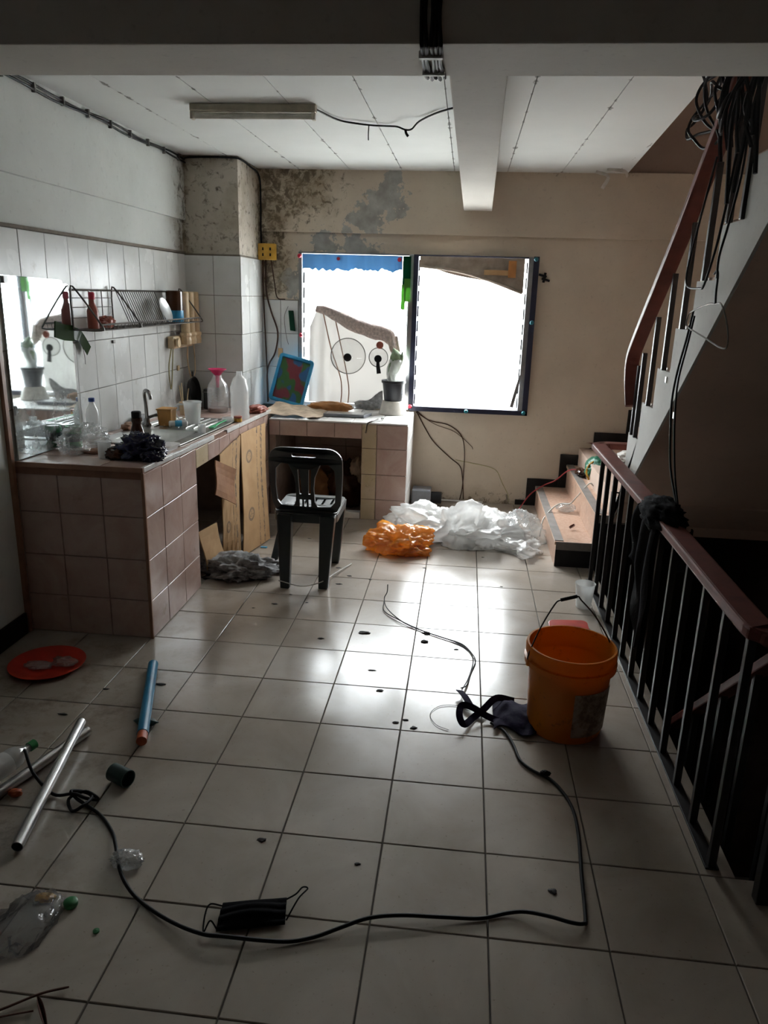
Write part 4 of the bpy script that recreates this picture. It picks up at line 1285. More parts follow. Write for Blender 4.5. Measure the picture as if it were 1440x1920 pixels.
def hang(u, v):
    y = 2.80 + 0.34 * u + 0.05 * v + 0.03 * math.sin(v * 6)
    return (0.758 - 0.012 * math.sin(u * 17) - 0.015 * noise.noise(Vector((u * 4, v * 3, 1))), y, 0.74 - v * (0.40 + 0.16 * math.sin(u * 5 + 0.6)))
MB().sheet(26, 22, hang, 0.005).build('hanging_end', 'black_cloth', kn, True)
def hang2(u, v):
    return (0.858 + 0.010 * math.sin(u * 12), 2.72 + 0.16 * u, 0.755 - v * 0.16 - 0.03 * math.sin(u * 4))
MB().sheet(12, 8, hang2, 0.005).build('loose_tail', 'black_cloth', kn, True)

# ------------------------------------------------------------------ plastic bags by the stairs
G = 'white plastic bags heaped by the stairs'
for i, (c, r, lb, mt_, am) in enumerate((
        ((-0.20, 4.86, 0.06), (0.19, 0.16, 0.10), 'white plastic bag at the counter end of the heap', 'film_white', 0.55),
        ((0.01, 4.74, 0.08), (0.19, 0.19, 0.14), 'tallest crumpled white bag in the middle of the heap', 'film_white', 0.60),
        ((0.22, 4.70, 0.055), (0.21, 0.19, 0.10), 'broad milky bag spreading in front of the heap', 'film_white', 0.55),
        ((0.43, 4.84, 0.06), (0.115, 0.15, 0.11), 'clear crumpled bag against the bottom step', 'film_clear', 0.55),
        ((0.43, 4.56, 0.025), (0.12, 0.09, 0.04), 'flat white bag spread before the bottom step', 'film_white', 0.5),
        ((-0.28, 4.68, 0.04), (0.12, 0.12, 0.06), 'small white bag behind the orange one', 'film_white', 0.55),
        ((0.16, 4.98, 0.06), (0.15, 0.13, 0.08), 'white bag at the back of the heap under the window wall', 'film_white', 0.6))):
    tag(crumple('plastic_bag', c, r, 50 + i, mt_, am * 0.95, 1.2, 5, 0.002, gain=0.40, sharp=0.7, lump=0.9), lb, 'bag', G)
tag(crumple('plastic_bag', (-0.355, 4.50, 0.05), (0.16, 0.14, 0.085), 61, 'film_orange', 0.48, 1.4, 5, 0.002, gain=0.48, sharp=0.75, lump=0.6), 'crumpled orange plastic bag on the floor', 'bag')
tag(crumple('plastic_bag', (-0.26, 4.41, 0.025), (0.085, 0.055, 0.035), 62, 'film_orange', 0.6, 2.2, 4, 0.002), 'twisted yellow orange bag knot before the orange bag', 'bag')

# ------------------------------------------------------------------ grey rag and cardboard at the counter opening
tag(crumple('floor_rag', (-1.205, 3.86, 0.03), (0.17, 0.12, 0.062), 71, 'grey_cloth', 0.55, 1.7, 5, 0.002, gain=0.45, sharp=0.8, lump=0.5), 'crumpled grey rag on the floor before the cardboard', 'rag')
tag(crumple('floor_rag', (-1.055, 3.99, 0.02), (0.10, 0.07, 0.035), 72, 'grey_cloth', 0.55, 1.9, 4, 0.002, gain=0.45, sharp=0.8, lump=0.5), 'thin grey rag tail reaching the chair leg', 'rag')


def flat(name, c4, mat, label, cat='cardboard', th=0.006, group=None, parent=None):
    p = [Vector(q) for q in c4]        # bl, br, tr, tl
    fn = lambda u, v: p[0].lerp(p[1], u).lerp(p[3].lerp(p[2], u), v) + Vector((0.006 * math.sin(v * 5 + u * 2), 0, 0))
    o = MB().sheet(4, 6, fn, th, True).build(name, mat, parent)
    if label:
        tag(o, label, cat, group)
    return o


GC = 'cardboard flats leaning on the counter'
flat('cardboard_flat', [(-1.262, 4.165, 0.006), (-1.196, 4.52, 0.006), (-1.325, 4.93, 0.69), (-1.325, 4.40, 0.705)], 'card_print', 'largest brown cardboard flat with stamp marks leaning on the counter', group=GC)
flat('cardboard_flat', [(-1.355, 4.06, 0.006), (-1.276, 4.15, 0.006), (-1.330, 4.37, 0.70), (-1.332, 4.01, 0.655)], 'card_print', 'narrow cardboard flat with dark printed bands behind the folded flap', group=GC)
flat('cardboard_flat', [(-1.38, 3.86, 0.006), (-1.335, 4.06, 0.006), (-1.352, 3.95, 0.275), (-1.352, 3.68, 0.30)], 'card', 'small plain cardboard square at the opening near the rag', group=GC)
flat('cardboard_flat', [(-1.275, 3.73, 0.50), (-1.285, 4.10, 0.345), (-1.30, 4.17, 0.54), (-1.31, 3.87, 0.655)], 'card_dark', 'folded cardboard flap, its brown darkened as shade, hanging before the others', group=GC)

# ------------------------------------------------------------------ mirror and wall things
WS = LX + 0.0105                                   # face of the wall tiles
mi = thing('wall_mirror', 'tall dusty mirror leaning on the wall tiles above the counter', 'mirror', (WS + 0.01, 3.3, 0.80))
mo = [(3.035, 0.802), (3.585, 0.790), (3.585, 1.545), (3.565, 1.552), (3.54, 1.548), (3.53, 1.563), (3.50, 1.568), (3.045, 1.578)]
MB().plate([mo], 0.005, lambda u, v, w: (WS + 0.004 + w + 0.004 * (1.6 - v), u, v)).build('glass', 'mirror', mi)
MB().box(WS + 0.012, WS + 0.018, 3.055, 3.085, 1.545, 1.575).build('clip', 'white_edge', mi, False, 0.002)
tp = thing('green_tape', 'olive green tape strip stuck across the mirror edge and tiles', 'tape', (WS, 3.6, 1.3))
m = MB()
ribbon(m, [(WS + 0.0125, 3.43, 1.345), (WS + 0.0125, 3.52, 1.325), (WS + 0.0125, 3.60, 1.318)], 0.075, 0.0015, (1, 0, 0))
m.build('strip', 'olive_tape', tp)
m = MB()
ribbon(m, spline([(WS + 0.012, 3.60, 1.318), (WS + 0.018, 3.65, 1.300), (WS + 0.022, 3.72, 1.225)], 4), 0.06, 0.0015, (1, 0, 0))
m.build('loose_end', 'olive_tape', tp)
MB().tube(spline([(WS + 0.01, 3.68, 1.25), (WS + 0.012, 3.69, 1.20), (WS + 0.010, 3.695, 1.16)], 4), 0.0015, 5).build('thread', 'wire', tp, True)

# wire dish rack
rk = thing('dish_rack', 'wire dish rack fixed on the white wall tiles', 'rack', (WS, 4.3, 1.35))
RXB, RXF = WS + 0.012, WS + 0.155
y0_, y1_ = 3.60, 5.02
bx = lambda pts, r, nm, n=6: MB().tube(pts, r, n).build(nm, 'wire', rk, True)
for yy in (y0_, 4.04, y1_):
    bx(spline([(RXB, yy, 1.34), (RXB, yy, 1.525), (RXB + 0.03, yy, 1.52), (RXF, yy, 1.365), (RXF, yy, 1.335), (RXB, yy, 1.335)], 3), 0.0045, 'side_bracket')
bx([(RXB, y0_, 1.525), (RXB, y1_, 1.525)], 0.004, 'top_rail')
bx([(RXF, y0_, 1.362), (RXF, y1_, 1.362)], 0.005, 'front_rail')
bx([(RXF, y0_, 1.335), (RXF, y1_, 1.335)], 0.003, 'front_rail')
bx([(RXB, y0_, 1.335), (RXB, y1_, 1.335)], 0.0035, 'back_rail')
bx([(RXB + 0.07, y0_, 1.332), (RXB + 0.07, y1_, 1.332)], 0.0035, 'middle_rail')
for yy in (3.78, 3.92):
    bx([(RXB, yy, 1.335), (RXB, yy, 1.525)], 0.003, 'upright')
for zz in (1.39, 1.44, 1.485):
    bx([(RXB, y0_, zz), (RXB, 4.04, zz)], 0.002, 'back_rail')
sl1 = MB().tube([(RXB, 0, 1.52), (RXB + 0.075, 0, 1.337)], 0.0022, 5).mesh('plate_rod', 'wire', True)
for k in range(19):
    o = bpy.data.objects.new('plate_rod', sl1)
    COL.objects.link(o)
    o.location = (0, 4.09 + 0.029 * k, 0)
    adopt(o, rk)
sl2 = MB().tube([(RXF, 0, 1.362), (RXF - 0.004, 0, 1.335), (RXB, 0, 1.333)], 0.002, 5).mesh('floor_rod', 'wire', True)
for k in range(34):
    o = bpy.data.objects.new('floor_rod', sl2)
    COL.objects.link(o)
    o.location = (0, 3.62 + 0.0415 * k, 0)
    adopt(o, rk)
sbt = thing('sauce_bottle', 'slim sauce bottle with red top standing in the dish rack', 'bottle', (RXB + 0.06, 3.68, 1.34))
MB().lathe([(0.027, 0), (0.028, 0.004), (0.028, 0.085), (0.020, 0.105), (0.012, 0.125), (0.012, 0.14)], 20, (RXB + 0.065, 3.68, 1.34), True, True).build('body', 'terra', sbt, True)
MB().lathe([(0.015, 0.14), (0.015, 0.17), (0.010, 0.176)], 16, (RXB + 0.065, 3.68, 1.34), True, True).build('cap', 'red', sbt, True)
tag(crumple('spice_bag', (RXB + 0.06, 3.82, 1.365), (0.035, 0.06, 0.028), 81, 'terra', 0.4, 2.0, 4, 1.338), 'reddish spice bag slumped in the dish rack', 'bag')
cn = thing('canister', 'dark brown canister with a blue base in the dish rack', 'canister', (RXB + 0.07, 4.86, 1.34))
MB().lathe([(0.052, 0.0), (0.054, 0.003), (0.054, 0.070), (0.0, 0.070)], 28, (RXB + 0.065, 4.77, 1.341)).build('base', 'blue_plastic', cn, True)
MB().lathe([(0.053, 0.070), (0.053, 0.185), (0.048, 0.19), (0.0, 0.19)], 28, (RXB + 0.065, 4.77, 1.341)).build('body', 'brown_glass', cn, True)
pdish = thing('steel_plate', 'dull steel plate leaning among the rods of the dish rack', 'plate', (RXB + 0.06, 4.68, 1.34))
m = MB().lathe([(0.0, 0.0), (0.05, 0.0), (0.075, 0.010), (0.077, 0.011), (0.05, 0.003), (0.0, 0.003)], 32)
for v in m.v:
    x, y, z = v
    v.x, v.y, v.z = RXB + 0.065 + z - y * 0.35, 4.60 + x, 1.416 + y * 0.93
m.build('dish', 'steel', pdish, True)

# three-tube water filter
wfil = thing('water_filter', 'beige three tube water filter on the tiles beside the rack', 'water filter', (WS + 0.05, 5.0, 1.2))
for k, yy in enumerate((4.95, 5.045, 5.14)):
    MB().lathe([(0.026, 0.0), (0.029, 0.004), (0.029, 0.285), (0.022, 0.292)], 24, (WS + 0.075, yy, 1.235), True, True).build('tube', 'beige_plastic', wfil, True)
    kn_ = MB()
    kn_.lathe([(0.020, -0.050), (0.036, -0.046), (0.038, -0.02), (0.034, 0.0), (0.040, 0.012), (0.038, 0.028), (0.028, 0.032)], 12, (WS + 0.075, yy, 1.235), True, True)
    kn_.build('knurled_cap', 'beige_plastic', wfil, False)
MB().box(WS + 0.004, WS + 0.05, 4.80, 5.15, 1.165, 1.245).build('manifold', 'beige_plastic', wfil, False, 0.012)
MB().tube([(WS + 0.06, 4.83, 1.205), (WS + 0.075, 4.83, 1.205)], 0.028, 14).build('dial', 'beige_plastic', wfil, True)
cable('hose', [(WS + 0.03, 4.80, 1.17), (WS + 0.014, 4.785, 1.05), (WS + 0.012, 4.80, 0.93), (WS + 0.012, 4.815, 0.91), (WS + 0.016, 4.83, 1.0), (WS + 0.03, 4.83, 1.17)], 0.004, 'tan_cord', None, parent=wfil)
cable('hose', [(WS + 0.05, 5.05, 1.19), (WS + 0.03, 5.08, 1.08), (WS + 0.03, 5.13, 0.95), (WS + 0.05, 5.14, 0.85)], 0.004, 'beige_plastic', None, parent=wfil)
cable('hose', [(WS + 0.06, 5.13, 1.19), (WS + 0.05, 5.17, 1.08), (WS + 0.05, 5.165, 0.98), (WS + 0.04, 5.12, 0.96), (WS + 0.03, 5.09, 1.05), (WS + 0.04, 5.07, 1.18)], 0.004, 'beige_plastic', None, parent=wfil)
tag(MB().box(WS - 0.001, WS + 0.010, 4.955, 4.985, 1.01, 1.045).build('wall_hook', 'beige_plastic', None, False, 0.003), 'small beige hook stuck on the tiles below the water filter', 'hook')
tag(MB().box(WS - 0.001, WS + 0.008, 4.03, 4.055, 1.245, 1.262).build('wall_hook', 'wire', None, False, 0.003), 'tiny dark hook on the tiles below the wire rack', 'hook')

# ------------------------------------------------------------------ things on the sink counter
Z = lambda y: zt_(y) + 0.001


def bottle(name, label, cat, x, y, z, prof, mat, cap=None, capmat=None, extra=None, group=None, n=28):
    t_ = thing(name, label, cat, (x, y, z), group)
    MB().lathe(prof, n, (x, y, z)).build('body', mat, t_, True)
    if cap:
        MB().lathe(cap, 20, (x, y, z), True, True).build('cap', capmat, t_, True)
    return t_


bottle('water_bottle', 'clear water bottle with blue cap standing beside the mirror', 'bottle', -1.885, 3.66, Z(3.66) + 0.006,
       [(0.030, 0), (0.033, 0.004), (0.033, 0.05), (0.030, 0.06), (0.033, 0.07), (0.033, 0.125), (0.028, 0.15), (0.014, 0.178), (0.013, 0.19)], 'cup_clear', [(0.0155, 0.188), (0.0155, 0.205), (0.013, 0.207)], 'cap_blue')
gc = thing('green_can', 'dark green tin can behind the clear bag by the mirror', 'can', (-1.87, 3.42, Z(3.42)))
MB().lathe([(0.036, 0), (0.038, 0.003), (0.038, 0.098), (0.035, 0.103), (0.033, 0.1), (0.0, 0.1)], 28, (-1.868, 3.42, Z(3.42))).build('body', 'green', gc, True)
MB().lathe([(0.0385, 0.03), (0.0385, 0.07)], 28, (-1.868, 3.42, Z(3.42)), False).build('band', 'dark_green', gc, True)
tag(crumple('plastic_bag', (-1.785, 3.36, Z(3.36) + 0.045), (0.075, 0.13, 0.06), 91, 'film_clear', 0.5, 1.9, 5, Z(3.36)), 'clear plastic bag slumped on the counter in front of the mirror', 'bag')
tag(crumple('brown_dish', (-1.70, 3.30, Z(3.30) + 0.008), (0.06, 0.04, 0.010), 92, 'brown_edge', 0.3, 1.9, 4, Z(3.30)), 'flat brown scrap lying before the clear bag', 'scrap')
gl = thing('glass_jar', 'small clear glass jar standing near the navy bag', 'jar', (-1.59, 3.20, Z(3.2)))
MB().lathe([(0.026, 0), (0.028, 0.003), (0.029, 0.07), (0.031, 0.075), (0.027, 0.075), (0.025, 0.006), (0.0, 0.005)], 24, (-1.60, 3.19, Z(3.19))).build('body', 'cup_clear', gl, True)
tag(crumple('dark_cloth', (-1.535, 3.20, Z(3.20) + 0.022), (0.05, 0.05, 0.03), 93, 'brown_glass', 0.4, 2.0, 4, Z(3.20)), 'dark brown crumpled wrapper between glass jar and navy bag', 'wrapper')
tag(crumple('plastic_bag', (-1.445, 3.235, Z(3.235) + 0.040), (0.085, 0.075, 0.060), 94, 'navy_plastic', 0.55, 2.0, 5, Z(3.235)), 'shiny navy plastic bag crumpled near the counter corner', 'bag')
tag(crumple('plastic_bag', (-1.375, 3.185, Z(3.185) + 0.020), (0.045, 0.04, 0.030), 95, 'navy_plastic', 0.5, 2.2, 4, Z(3.185)), 'loose end of navy bag hanging at the counter corner', 'bag')
br_ = thing('brown_bottle', 'squat dark brown bottle standing at the sink rim', 'bottle', (-1.60, 3.53, Z(3.53)))
MB().lathe([(0.036, 0), (0.040, 0.006), (0.040, 0.045), (0.031, 0.085), (0.024, 0.105), (0.023, 0.115), (0.027, 0.125), (0.026, 0.14), (0.022, 0.142)], 28, (-1.595, 3.535, Z(3.535)), True, True).build('body', 'brown_glass', br_, True)
MB().lathe([(0.024, 0.142), (0.024, 0.168), (0.020, 0.172)], 20, (-1.595, 3.535, Z(3.535)), True, True).build('cap', 'rubber', br_, True)
tr_ = thing('food_tray', 'translucent white food tray at the front rim of the sink', 'tray', (-1.42, 3.46, Z(3.5)))
m = MB()
m.plate([rrect(-1.50, -1.385, 3.33, 3.53, 0.02)], 0.003, lambda u, v, w: (u, v, zt_(v) + 0.002 + w))
m.build('base', 'film_white', tr_)
m = MB()
o1, o2 = rrect(-1.50, -1.385, 3.33, 3.53, 0.02), rrect(-1.512, -1.373, 3.315, 3.545, 0.024)
k_ = len(o1)
m.v = [Vector((p[0], p[1], zt_(p[1]) + 0.004)) for p in o1] + [Vector((p[0], p[1], zt_(p[1]) + 0.026)) for p in o2]
m.f = [(i, (i + 1) % k_, k_ + (i + 1) % k_, k_ + i) for i in range(k_)]
m.build('wall', 'film_white', tr_, True)

mg = thing('tan_container', 'square tan plastic container behind the sink', 'container', (-1.705, 4.19, Z(4.19)))
MB().hexa([(-1.745, 4.155, 0.776), (-1.668, 4.155, 0.776), (-1.668, 4.235, 0.776), (-1.745, 4.235, 0.776), (-1.750, 4.15, 0.870), (-1.663, 4.15, 0.870), (-1.663, 4.24, 0.870), (-1.750, 4.24, 0.870)]).build('body', 'orange_mug', mg, False, 0.010)
MB().box(-1.753, -1.660, 4.147, 4.243, 0.866, 0.876).build('rim', 'orange_mug', mg, False, 0.004)
sbm = thing('small_bottle', 'small white and blue bottle lying on the drainboard', 'bottle', (-1.64, 4.17, 0.78))
MB().tube([(-1.675, 4.14, 0.794), (-1.672, 4.142, 0.794), (-1.645, 4.155, 0.794)], [0.013, 0.017, 0.017], 18).build('cap', 'white_edge', sbm, True)
MB().tube([(-1.645, 4.155, 0.794), (-1.610, 4.172, 0.794)], 0.0178, 18).build('body', 'sky_plastic', sbm, True)
MB().tube([(-1.610, 4.172, 0.794), (-1.585, 4.184, 0.794), (-1.58, 4.186, 0.794)], [0.0165, 0.0165, 0.010], 18).build('end', 'white_edge', sbm, True)
mc = thing('measuring_cup', 'cloudy plastic measuring jug standing on the drainboard', 'jug', (-1.585, 4.29, 0.775))
MB().lathe([(0.040, 0), (0.042, 0.003), (0.052, 0.122), (0.056, 0.126), (0.056, 0.130), (0.050, 0.129), (0.039, 0.006), (0.0, 0.005)], 32, (-1.590, 4.30, 0.7752)).build('body', 'cup_clear', mc, True)
MB().tube(spline([(-1.635, 4.275, 0.89), (-1.672, 4.262, 0.885), (-1.680, 4.26, 0.84), (-1.660, 4.268, 0.80), (-1.630, 4.277, 0.795)], 5), 0.006, 8).build('handle', 'cup_clear', mc, True)
gs = thing('drinking_glass', 'small clear glass lying at the sink edge', 'glass', (-1.44, 3.98, 0.78))
MB().lathe([(0.018, 0), (0.020, 0.002), (0.022, 0.05), (0.020, 0.05), (0.017, 0.005), (0.0, 0.004)], 20, (-1.425, 3.985, Z(3.985) + 0.006)).build('body', 'cup_clear', gs, True)
sp = thing('green_spatula', 'mint green plastic spatula lying across the drainboard edge', 'spatula', (-1.42, 4.3, 0.77))
m = MB()
ribbon(m, [(-1.425, 4.14, 0.782), (-1.43, 4.20, 0.782), (-1.432, 4.24, 0.781), (-1.435, 4.34, 0.780), (-1.438, 4.46, 0.777)], [0.030, 0.034, 0.014, 0.011, 0.016], 0.004, (0, 0, 1))
m.build('blade', 'mint', sp)
jg = thing('plastic_jug', 'big clear plastic jug with brown dregs at the tiled column', 'jug', (-1.645, 4.94, 0.75))
jx, jy, jz = -1.648, 4.95, Z(4.95)
MB().lathe([(0.066, 0), (0.070, 0.006), (0.070, 0.15), (0.062, 0.185), (0.034, 0.225), (0.030, 0.232), (0.030, 0.248)], 32, (jx, jy, jz)).build('body', 'film_clear', jg, True)
MB().lathe([(0.0665, 0.003), (0.0675, 0.03), (0.0, 0.03)], 32, (jx, jy, jz)).build('dregs', 'brown_liquid', jg, True)
fu = thing('funnel', 'pink plastic funnel stuck in the mouth of the jug', 'funnel', (jx, jy, jz + 0.2))
MB().lathe([(0.010, 0.165), (0.013, 0.24), (0.052, 0.282), (0.060, 0.284), (0.060, 0.289), (0.051, 0.287), (0.011, 0.244), (0.008, 0.165)], 32, (jx, jy, jz), False).build('cone', 'pink', fu, True)
bottle('big_bottle', 'large cloudy water bottle at the front edge of the counter', 'bottle', -1.415, 4.68, Z(4.68),
       [(0.055, 0), (0.060, 0.006)] + [(0.060 - 0.003 * (k % 2), 0.02 + 0.018 * k) for k in range(9)] + [(0.060, 0.185), (0.058, 0.20), (0.042, 0.25), (0.020, 0.272), (0.018, 0.285), (0.018, 0.298)], 'cup_clear', None, None)
jl = thing('small_jar', 'tiny jar with yellow and brown lid on the counter edge', 'jar', (-1.37, 4.55, 0.757))
MB().lathe([(0.024, 0), (0.025, 0.002), (0.025, 0.022), (0.0, 0.023)], 20, (-1.385, 4.53, Z(4.53))).build('body', 'yellow_box', jl, True)
MB().lathe([(0.026, 0.023), (0.026, 0.034), (0.0, 0.035)], 20, (-1.385, 4.53, Z(4.53))).build('lid', 'terra', jl, True)
tag(MB().lathe([(0.026, 0), (0.028, 0.002), (0.030, 0.026), (0.027, 0.026), (0.024, 0.005), (0.0, 0.004)], 20, (-1.435, 4.47, Z(4.47) + 0.006)).build('glass_dish', 'cup_clear', None, True), 'tiny clear dish beside the yellow lidded jar', 'dish')
pn = thing('frying_pan', 'black pan standing on edge against the tiled column', 'pan', (-1.85, 5.12, 0.75))
m = MB().lathe([(0.0, 0.0), (0.085, 0.0), (0.105, 0.030), (0.107, 0.030), (0.090, -0.004), (0.0, -0.004)], 36, (0, 0, 0), False)
for v in m.v:
    x, y, z = v
    v.x, v.y, v.z = -1.875 + z * 0.8 + 0.018 + (y + 0.1) * -0.1, 5.06 + x, 0.745 + 0.113 + y
m.build('bowl', 'pan', pn, True)
MB().tube([(-1.86, 5.06, 0.965), (-1.86, 5.06, 1.0)], 0.008, 8).build('handle', 'pan', pn, True)
dkb = thing('dark_box', 'low dark box tucked behind the jug by the column', 'box', (-1.76, 5.12, 0.745))
MB().box(-1.79, -1.725, 5.06, 5.175, Z(5.1), Z(5.1) + 0.14).build('body', 'pan', dkb, False, 0.008)
MB().box(-1.792, -1.723, 5.058, 5.177, Z(5.1) + 0.115, Z(5.1) + 0.122).build('lid_seam', 'wire', dkb)
wt = thing('whisk_jar', 'beige utensil jar with thin handles near the black pan', 'jar', (-1.83, 4.80, 0.755))
MB().lathe([(0.028, 0), (0.030, 0.003), (0.033, 0.085), (0.029, 0.085), (0.026, 0.006), (0.0, 0.005)], 20, (-1.80, 4.72, Z(4.72))).build('body', 'beige_plastic', wt, True)
for k, (dx, dy) in enumerate(((0.012, 0.01), (-0.012, 0.0), (0.0, -0.014))):
    MB().tube([(-1.80 + dx * 0.5, 4.72 + dy * 0.5, Z(4.72) + 0.01), (-1.80 + dx * 2.2, 4.72 + dy * 2.2, Z(4.72) + 0.17 + 0.02 * k)], 0.003, 6).build('utensil_handle', 'beige_plastic', wt, True)
tag(crumple('dish_sponge', (-1.885, 4.235, Z(4.235) + 0.025), (0.03, 0.09, 0.028), 97, 'grey_cloth', 0.3, 2.0, 4, Z(4.2)), 'grey cloth bundled against the tiles behind the tap', 'cloth')
tag(crumple('dark_scourer', (-1.86, 4.02, Z(4.02) + 0.018), (0.03, 0.06, 0.02), 98, 'brown_edge', 0.4, 2.0, 4, Z(4.02)), 'brown scourer behind the dark brown bottle at the sink', 'scourer')
tag(crumple('pink_cloth', (-1.40, 5.02, Z(5.02) + 0.020), (0.06, 0.08, 0.025), 99, 'terra', 0.4, 2.0, 4, Z(5.02)), 'pinkish bundle at the far corner of the sink counter', 'cloth')

# ------------------------------------------------------------------ things on the window counter
bt_ = thing('blue_tray', 'blue plastic tray with colourful print leaning beside the window', 'tray', (-1.29, 5.6, 0.70))
T0 = Vector((-1.445, 5.505, 0.770))
tu = Vector((0.262, 0.01, -0.062)).normalized()
tv = Vector((0.065, 0.15, 0.34)).normalized()
tn = tu.cross(tv).normalized()
TP = lambda u, v, w: T0 + tu * u + tv * v - tn * w * (-1)
ow, oh = 0.265, 0.365
MB().plate([rrect(0, ow, 0, oh, 0.025)], 0.006, lambda u, v, w: TP(u, v, w)).build('base', 'blue_plastic', bt_)
MB().plate([rrect(0, ow, 0, oh, 0.025), rrect(0.024, ow - 0.024, 0.024, oh - 0.024, 0.012)], 0.028, lambda u, v, w: TP(u, v, w)).build('rim', 'blue_plastic', bt_, False, 0.004)
MB().sheet(2, 2, lambda u, v: TP(0.026 + u * (ow - 0.052), 0.026 + v * (oh - 0.052), 0.0075), 0.002, True).build('printed_panel', 'tray_print', bt_)
def cs(u, v):
    return (-1.40 + 0.40 * u + 0.04 * v, 5.10 + 0.30 * v + 0.05 * math.sin(u * 3), TZ + 0.006 + 0.05 * (1 - u) * v + 0.012 * math.sin(u * 8 + v * 4) ** 2 + 0.010 * (1 - u))
tag(MB().sheet(16, 10, cs, 0.003).build('card_sheet', 'newspaper', None, True), 'warped brown card sheet lying before the blue tray', 'card sheet')
tag(crumple('wrapped_bundle', (-0.98, 5.50, TZ + 0.035), (0.15, 0.055, 0.038), 101, 'wood_item', 0.3, 1.5, 4, TZ + 0.0015), 'orange brown wrapped bundle under the plastic sheet', 'bundle')
gt = thing('grey_slab', 'thin grey flat tray lying on the white counter top', 'tray', (-0.83, 5.35, TZ))
MB().hexa([(-0.985, 5.27, TZ + 0.001), (-0.69, 5.27, TZ + 0.001), (-0.65, 5.40, TZ + 0.001), (-0.985, 5.41, TZ + 0.001), (-0.985, 5.27, TZ + 0.022), (-0.69, 5.27, TZ + 0.022), (-0.65, 5.40, TZ + 0.022), (-0.985, 5.41, TZ + 0.022)]).build('body', 'tablet', gt, False, 0.004)
MB().box(-0.965, -0.70, 5.285, 5.39, TZ + 0.022, TZ + 0.024).build('top_face', 'alu', gt)
px_, py_ = -0.512, 5.55
ub = thing('white_bowl', 'cream bowl turned upside down under the flower pot', 'bowl', (px_, py_, TZ))
MB().lathe([(0.104, 0.001), (0.106, 0.006), (0.096, 0.03), (0.080, 0.092), (0.074, 0.098), (0.0, 0.098)], 40, (px_, py_, TZ), False).build('body', 'cream', ub, True)
fp = thing('flower_pot', 'charcoal plastic flower pot standing on the upturned bowl', 'flower pot', (px_, py_, TZ + 0.099))
MB().lathe([(0.064, 0.0), (0.066, 0.002), (0.082, 0.128), (0.090, 0.130), (0.090, 0.148), (0.084, 0.148), (0.080, 0.12), (0.0, 0.118)], 40, (px_, py_, TZ + 0.099)).build('pot', 'pot', fp, True)
cz = TZ + 0.099 + 0.118
cac = thing('wrapped_plant', 'pale green plant wrapped in clear plastic in the charcoal pot', 'plant', (px_, py_, cz))
MB().tube(spline([(px_ - 0.01, py_, cz), (px_ - 0.012, py_, cz + 0.08), (px_ + 0.012, py_, cz + 0.16), (px_ + 0.006, py_, cz + 0.22), (px_ - 0.010, py_, cz + 0.26)], 5), [0.018, 0.020, 0.022, 0.026, 0.032, 0.036, 0.040, 0.044, 0.045, 0.043, 0.042, 0.042, 0.044, 0.044, 0.040, 0.034, 0.028, 0.022, 0.014, 0.010, 0.004][:21], 12).build('stem', 'plant', cac, True, angle=90)
MB().tube(spline([(px_ + 0.02, py_ - 0.01, cz + 0.12), (px_ + 0.05, py_ - 0.01, cz + 0.18), (px_ + 0.058, py_ - 0.01, cz + 0.24)], 4), [0.016, 0.018, 0.02, 0.02, 0.018, 0.016, 0.012, 0.008, 0.003], 10).build('side_shoot', 'plant', cac, True, angle=90)
crumple('wrapping', (px_ + 0.018, py_, cz + 0.09), (0.062, 0.05, 0.11), 103, 'film_white', 0.25, 1.6, 4, cz, cac)
hk = thing('steel_hook', 'bent dark steel hook hanging over the counter edge', 'hook', (-0.63, 5.13, TZ))
MB().tube(spline([(-0.560, 5.20, TZ + 0.014), (-0.575, 5.16, TZ + 0.016), (-0.605, 5.11, TZ + 0.010), (-0.640, 5.078, TZ - 0.005), (-0.648, 5.074, TZ - 0.05), (-0.652, 5.074, TZ - 0.07)], 5), 0.006, 8).build('rod', 'chrome', hk, True)
MB().tube([(-0.556, 5.203, TZ + 0.014), (-0.545, 5.208, TZ + 0.014)], 0.011, 10).build('knob', 'steel', hk, True)
def gcl(u, v):
    return (-0.82 + 0.22 * u, 5.66 + 0.03 * math.sin(v * 3 + u * 2), TZ + 0.004 + (0.05 + 0.10 * u ** 1.5) * v + 0.01 * math.sin(u * 9))
tag(MB().sheet(16, 8, gcl, 0.006).build('limp_cloth', 'grey_cloth', None, True), 'dark grey rag slumped below the plastic sheet near the pot', 'rag')

# plastic sheet hung in the window with a towel over its edge
ps = [(-1.175, 0.745), (-0.53, 0.77), (-0.53, 1.22), (-0.62, 1.265), (-0.75, 1.31), (-0.92, 1.37), (-1.02, 1.42), (-1.085, 1.462), (-1.135, 1.462), (-1.165, 1.40)]
def shx(u, v):
    top = 1.455 - max(0, (u - 0.08)) * 0.25
    if u < 0.08:
        top = 1.30 + u * 1.94
    z = 0.742 + (top - 0.742) * v
    x = -1.175 + 0.645 * u
    pull = math.exp(-((u - 0.1) / 0.12) ** 2) * v
    return (x + 0.02 * pull, 5.675 + 0.012 * math.sin(u * 40) * math.exp(-((u - 0.10) / 0.16) ** 2) + 0.010 * noise.noise(Vector((u * 4, v * 4, 2))), z)
tag(MB().sheet(60, 24, shx, 0.0012).build('plastic_sheet', 'sheet', None, True), 'milky plastic sheet hung across the lower half of the window', 'plastic sheet')
def tw(s_, a):
    p = [(-1.115, 1.462), (-1.03, 1.445), (-0.92, 1.395), (-0.80, 1.345), (-0.70, 1.315), (-0.62, 1.30), (-0.565, 1.275), (-0.535, 1.24)]
    return p
tpts = spline([(x, 5.655, z - 0.03) for x, z in tw(0, 0)], 5)
tw_r = [0.022 + 0.022 * min(1, i / 12) + 0.012 * (i / len(tpts)) for i in range(len(tpts))]
m = MB()
